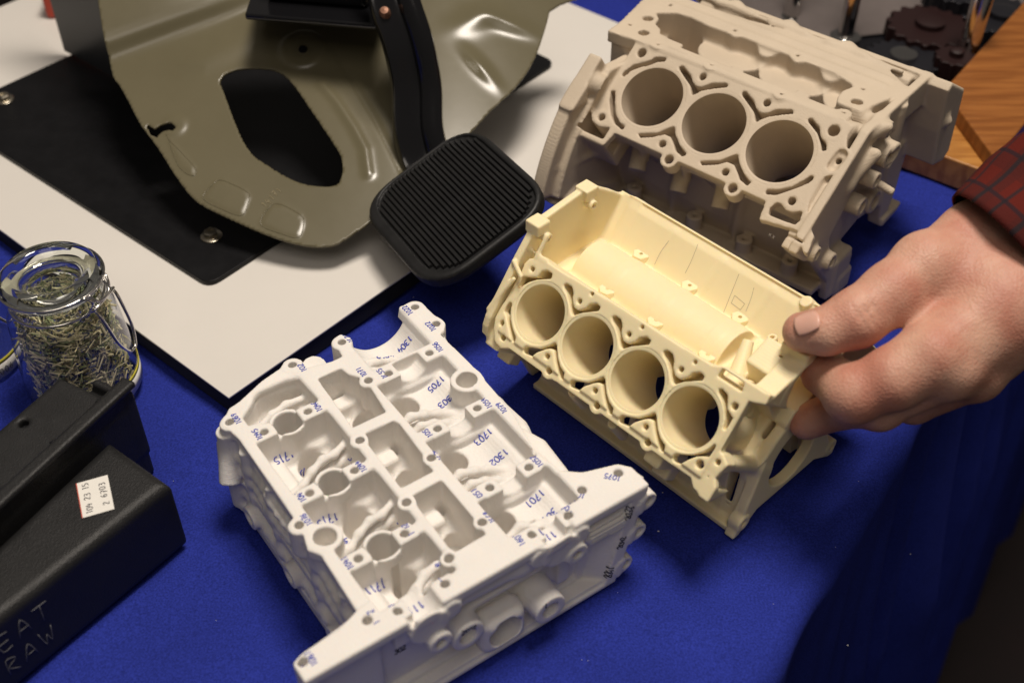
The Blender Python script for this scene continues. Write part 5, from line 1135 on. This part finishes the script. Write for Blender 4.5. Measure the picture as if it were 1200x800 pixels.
    mixc(band(sp.outputs[1], 9, .1, .10), (.012, .018, .022, 1), 'x'); mixc(band(sp.outputs[1], 9, .55, .07), (.012, .018, .022, 1), 'x'); mixc(band(sp.outputs[0], 9, .6, .10), (.02, .015, .02, 1), 'x')
    L.new(prev, bs.inputs['Base Color'])
    nz = nt.nodes.new('ShaderNodeTexNoise'); nz.inputs['Scale'].default_value = 1500; bp = nt.nodes.new('ShaderNodeBump'); bp.inputs['Strength'].default_value = .6; bp.inputs['Distance'].default_value = .0004
    L.new(tc.outputs['Object'], nz.inputs['Vector']); L.new(nz.outputs['Fac'], bp.inputs['Height']); L.new(bp.outputs['Normal'], bs.inputs['Normal'])
    c0, c1, c2 = [Vector(q)*MM-Vector(off)*MM for q in DATA['cuff']]
    ax = (c2-c0).normalized(); s1 = ax.cross(Vector((0, .5, -.86))).normalized(); s2 = s1.cross(ax)
    V = []; F = []; UV = []; N = 72; K_ = 60; Lh = .16
    for i in range(K_):
        t = i/(K_-1)*Lh
        for j in range(N):
            a_ = 2*math.pi*j/N; g_ = .0305+.05*t+.0016*math.sin(3*a_+t*90)*min(1, t/.02)+.0022*math.sin(t*260+2*math.sin(a_))*min(1, max(0, (t-.03)/.03))
            if i == 0: g_ -= .0004
            V.append(c0+ax*t+(s1*math.cos(a_)*1.12+s2*math.sin(a_)*.86)*g_)
    for i in range(K_-1):
        for j in range(N): F.append([i*N+j, i*N+(j+1) % N, (i+1)*N+(j+1) % N, (i+1)*N+j])
    o = mesh_py('shirt_sleeve', V, F, m, root, smooth=True)
    uv = o.data.uv_layers.new(name='UV'); k = 0
    for f in F:
        i, j = divmod(f[0], N)
        for (ii, jj) in ((i, j), (i, j+1), (i+1, j+1), (i+1, j)):
            uv.data[k].uv = (ii/(K_-1), jj/N); k += 1
    s = o.modifiers.new('t', 'SOLIDIFY'); s.thickness = .0009; s.offset = 1
    return root
build_hand()
# loose printing crumbs on the cloth
V, F = [], []; rn = random.Random(5)
for x, y, s in [(.052,-.118,.0011),(.068,-.128,.0005),(.072,-.105,.0004),(.190,.030,.0006),(.198,.022,.0005),(.186,.018,.0005),(-.11,-.13,.0004),(-.095,-.15,.0004)]+[(rn.uniform(-.2,.2), rn.uniform(-.2,.1), rn.uniform(.00015,.0003)) for _ in range(60)]:
    b = len(V); V += [(x+dx*s*rn.uniform(.6,1.3), y+dy*s*rn.uniform(.6,1.3), .0001+dz*s) for dx, dy, dz in ((-1,-.7,0),(1,-.6,0),(.9,.8,0),(-.8,.9,0),(0,0,1.1))]
    F += [[b,b+1,b+4],[b+1,b+2,b+4],[b+2,b+3,b+4],[b+3,b,b+4],[b+3,b+2,b+1,b]]
cr = mesh_py('crumbs', V, F, M['white']); tag(cr, 'tiny pale crumbs and lint scattered on the blue cloth', 'crumbs', kind='stuff')
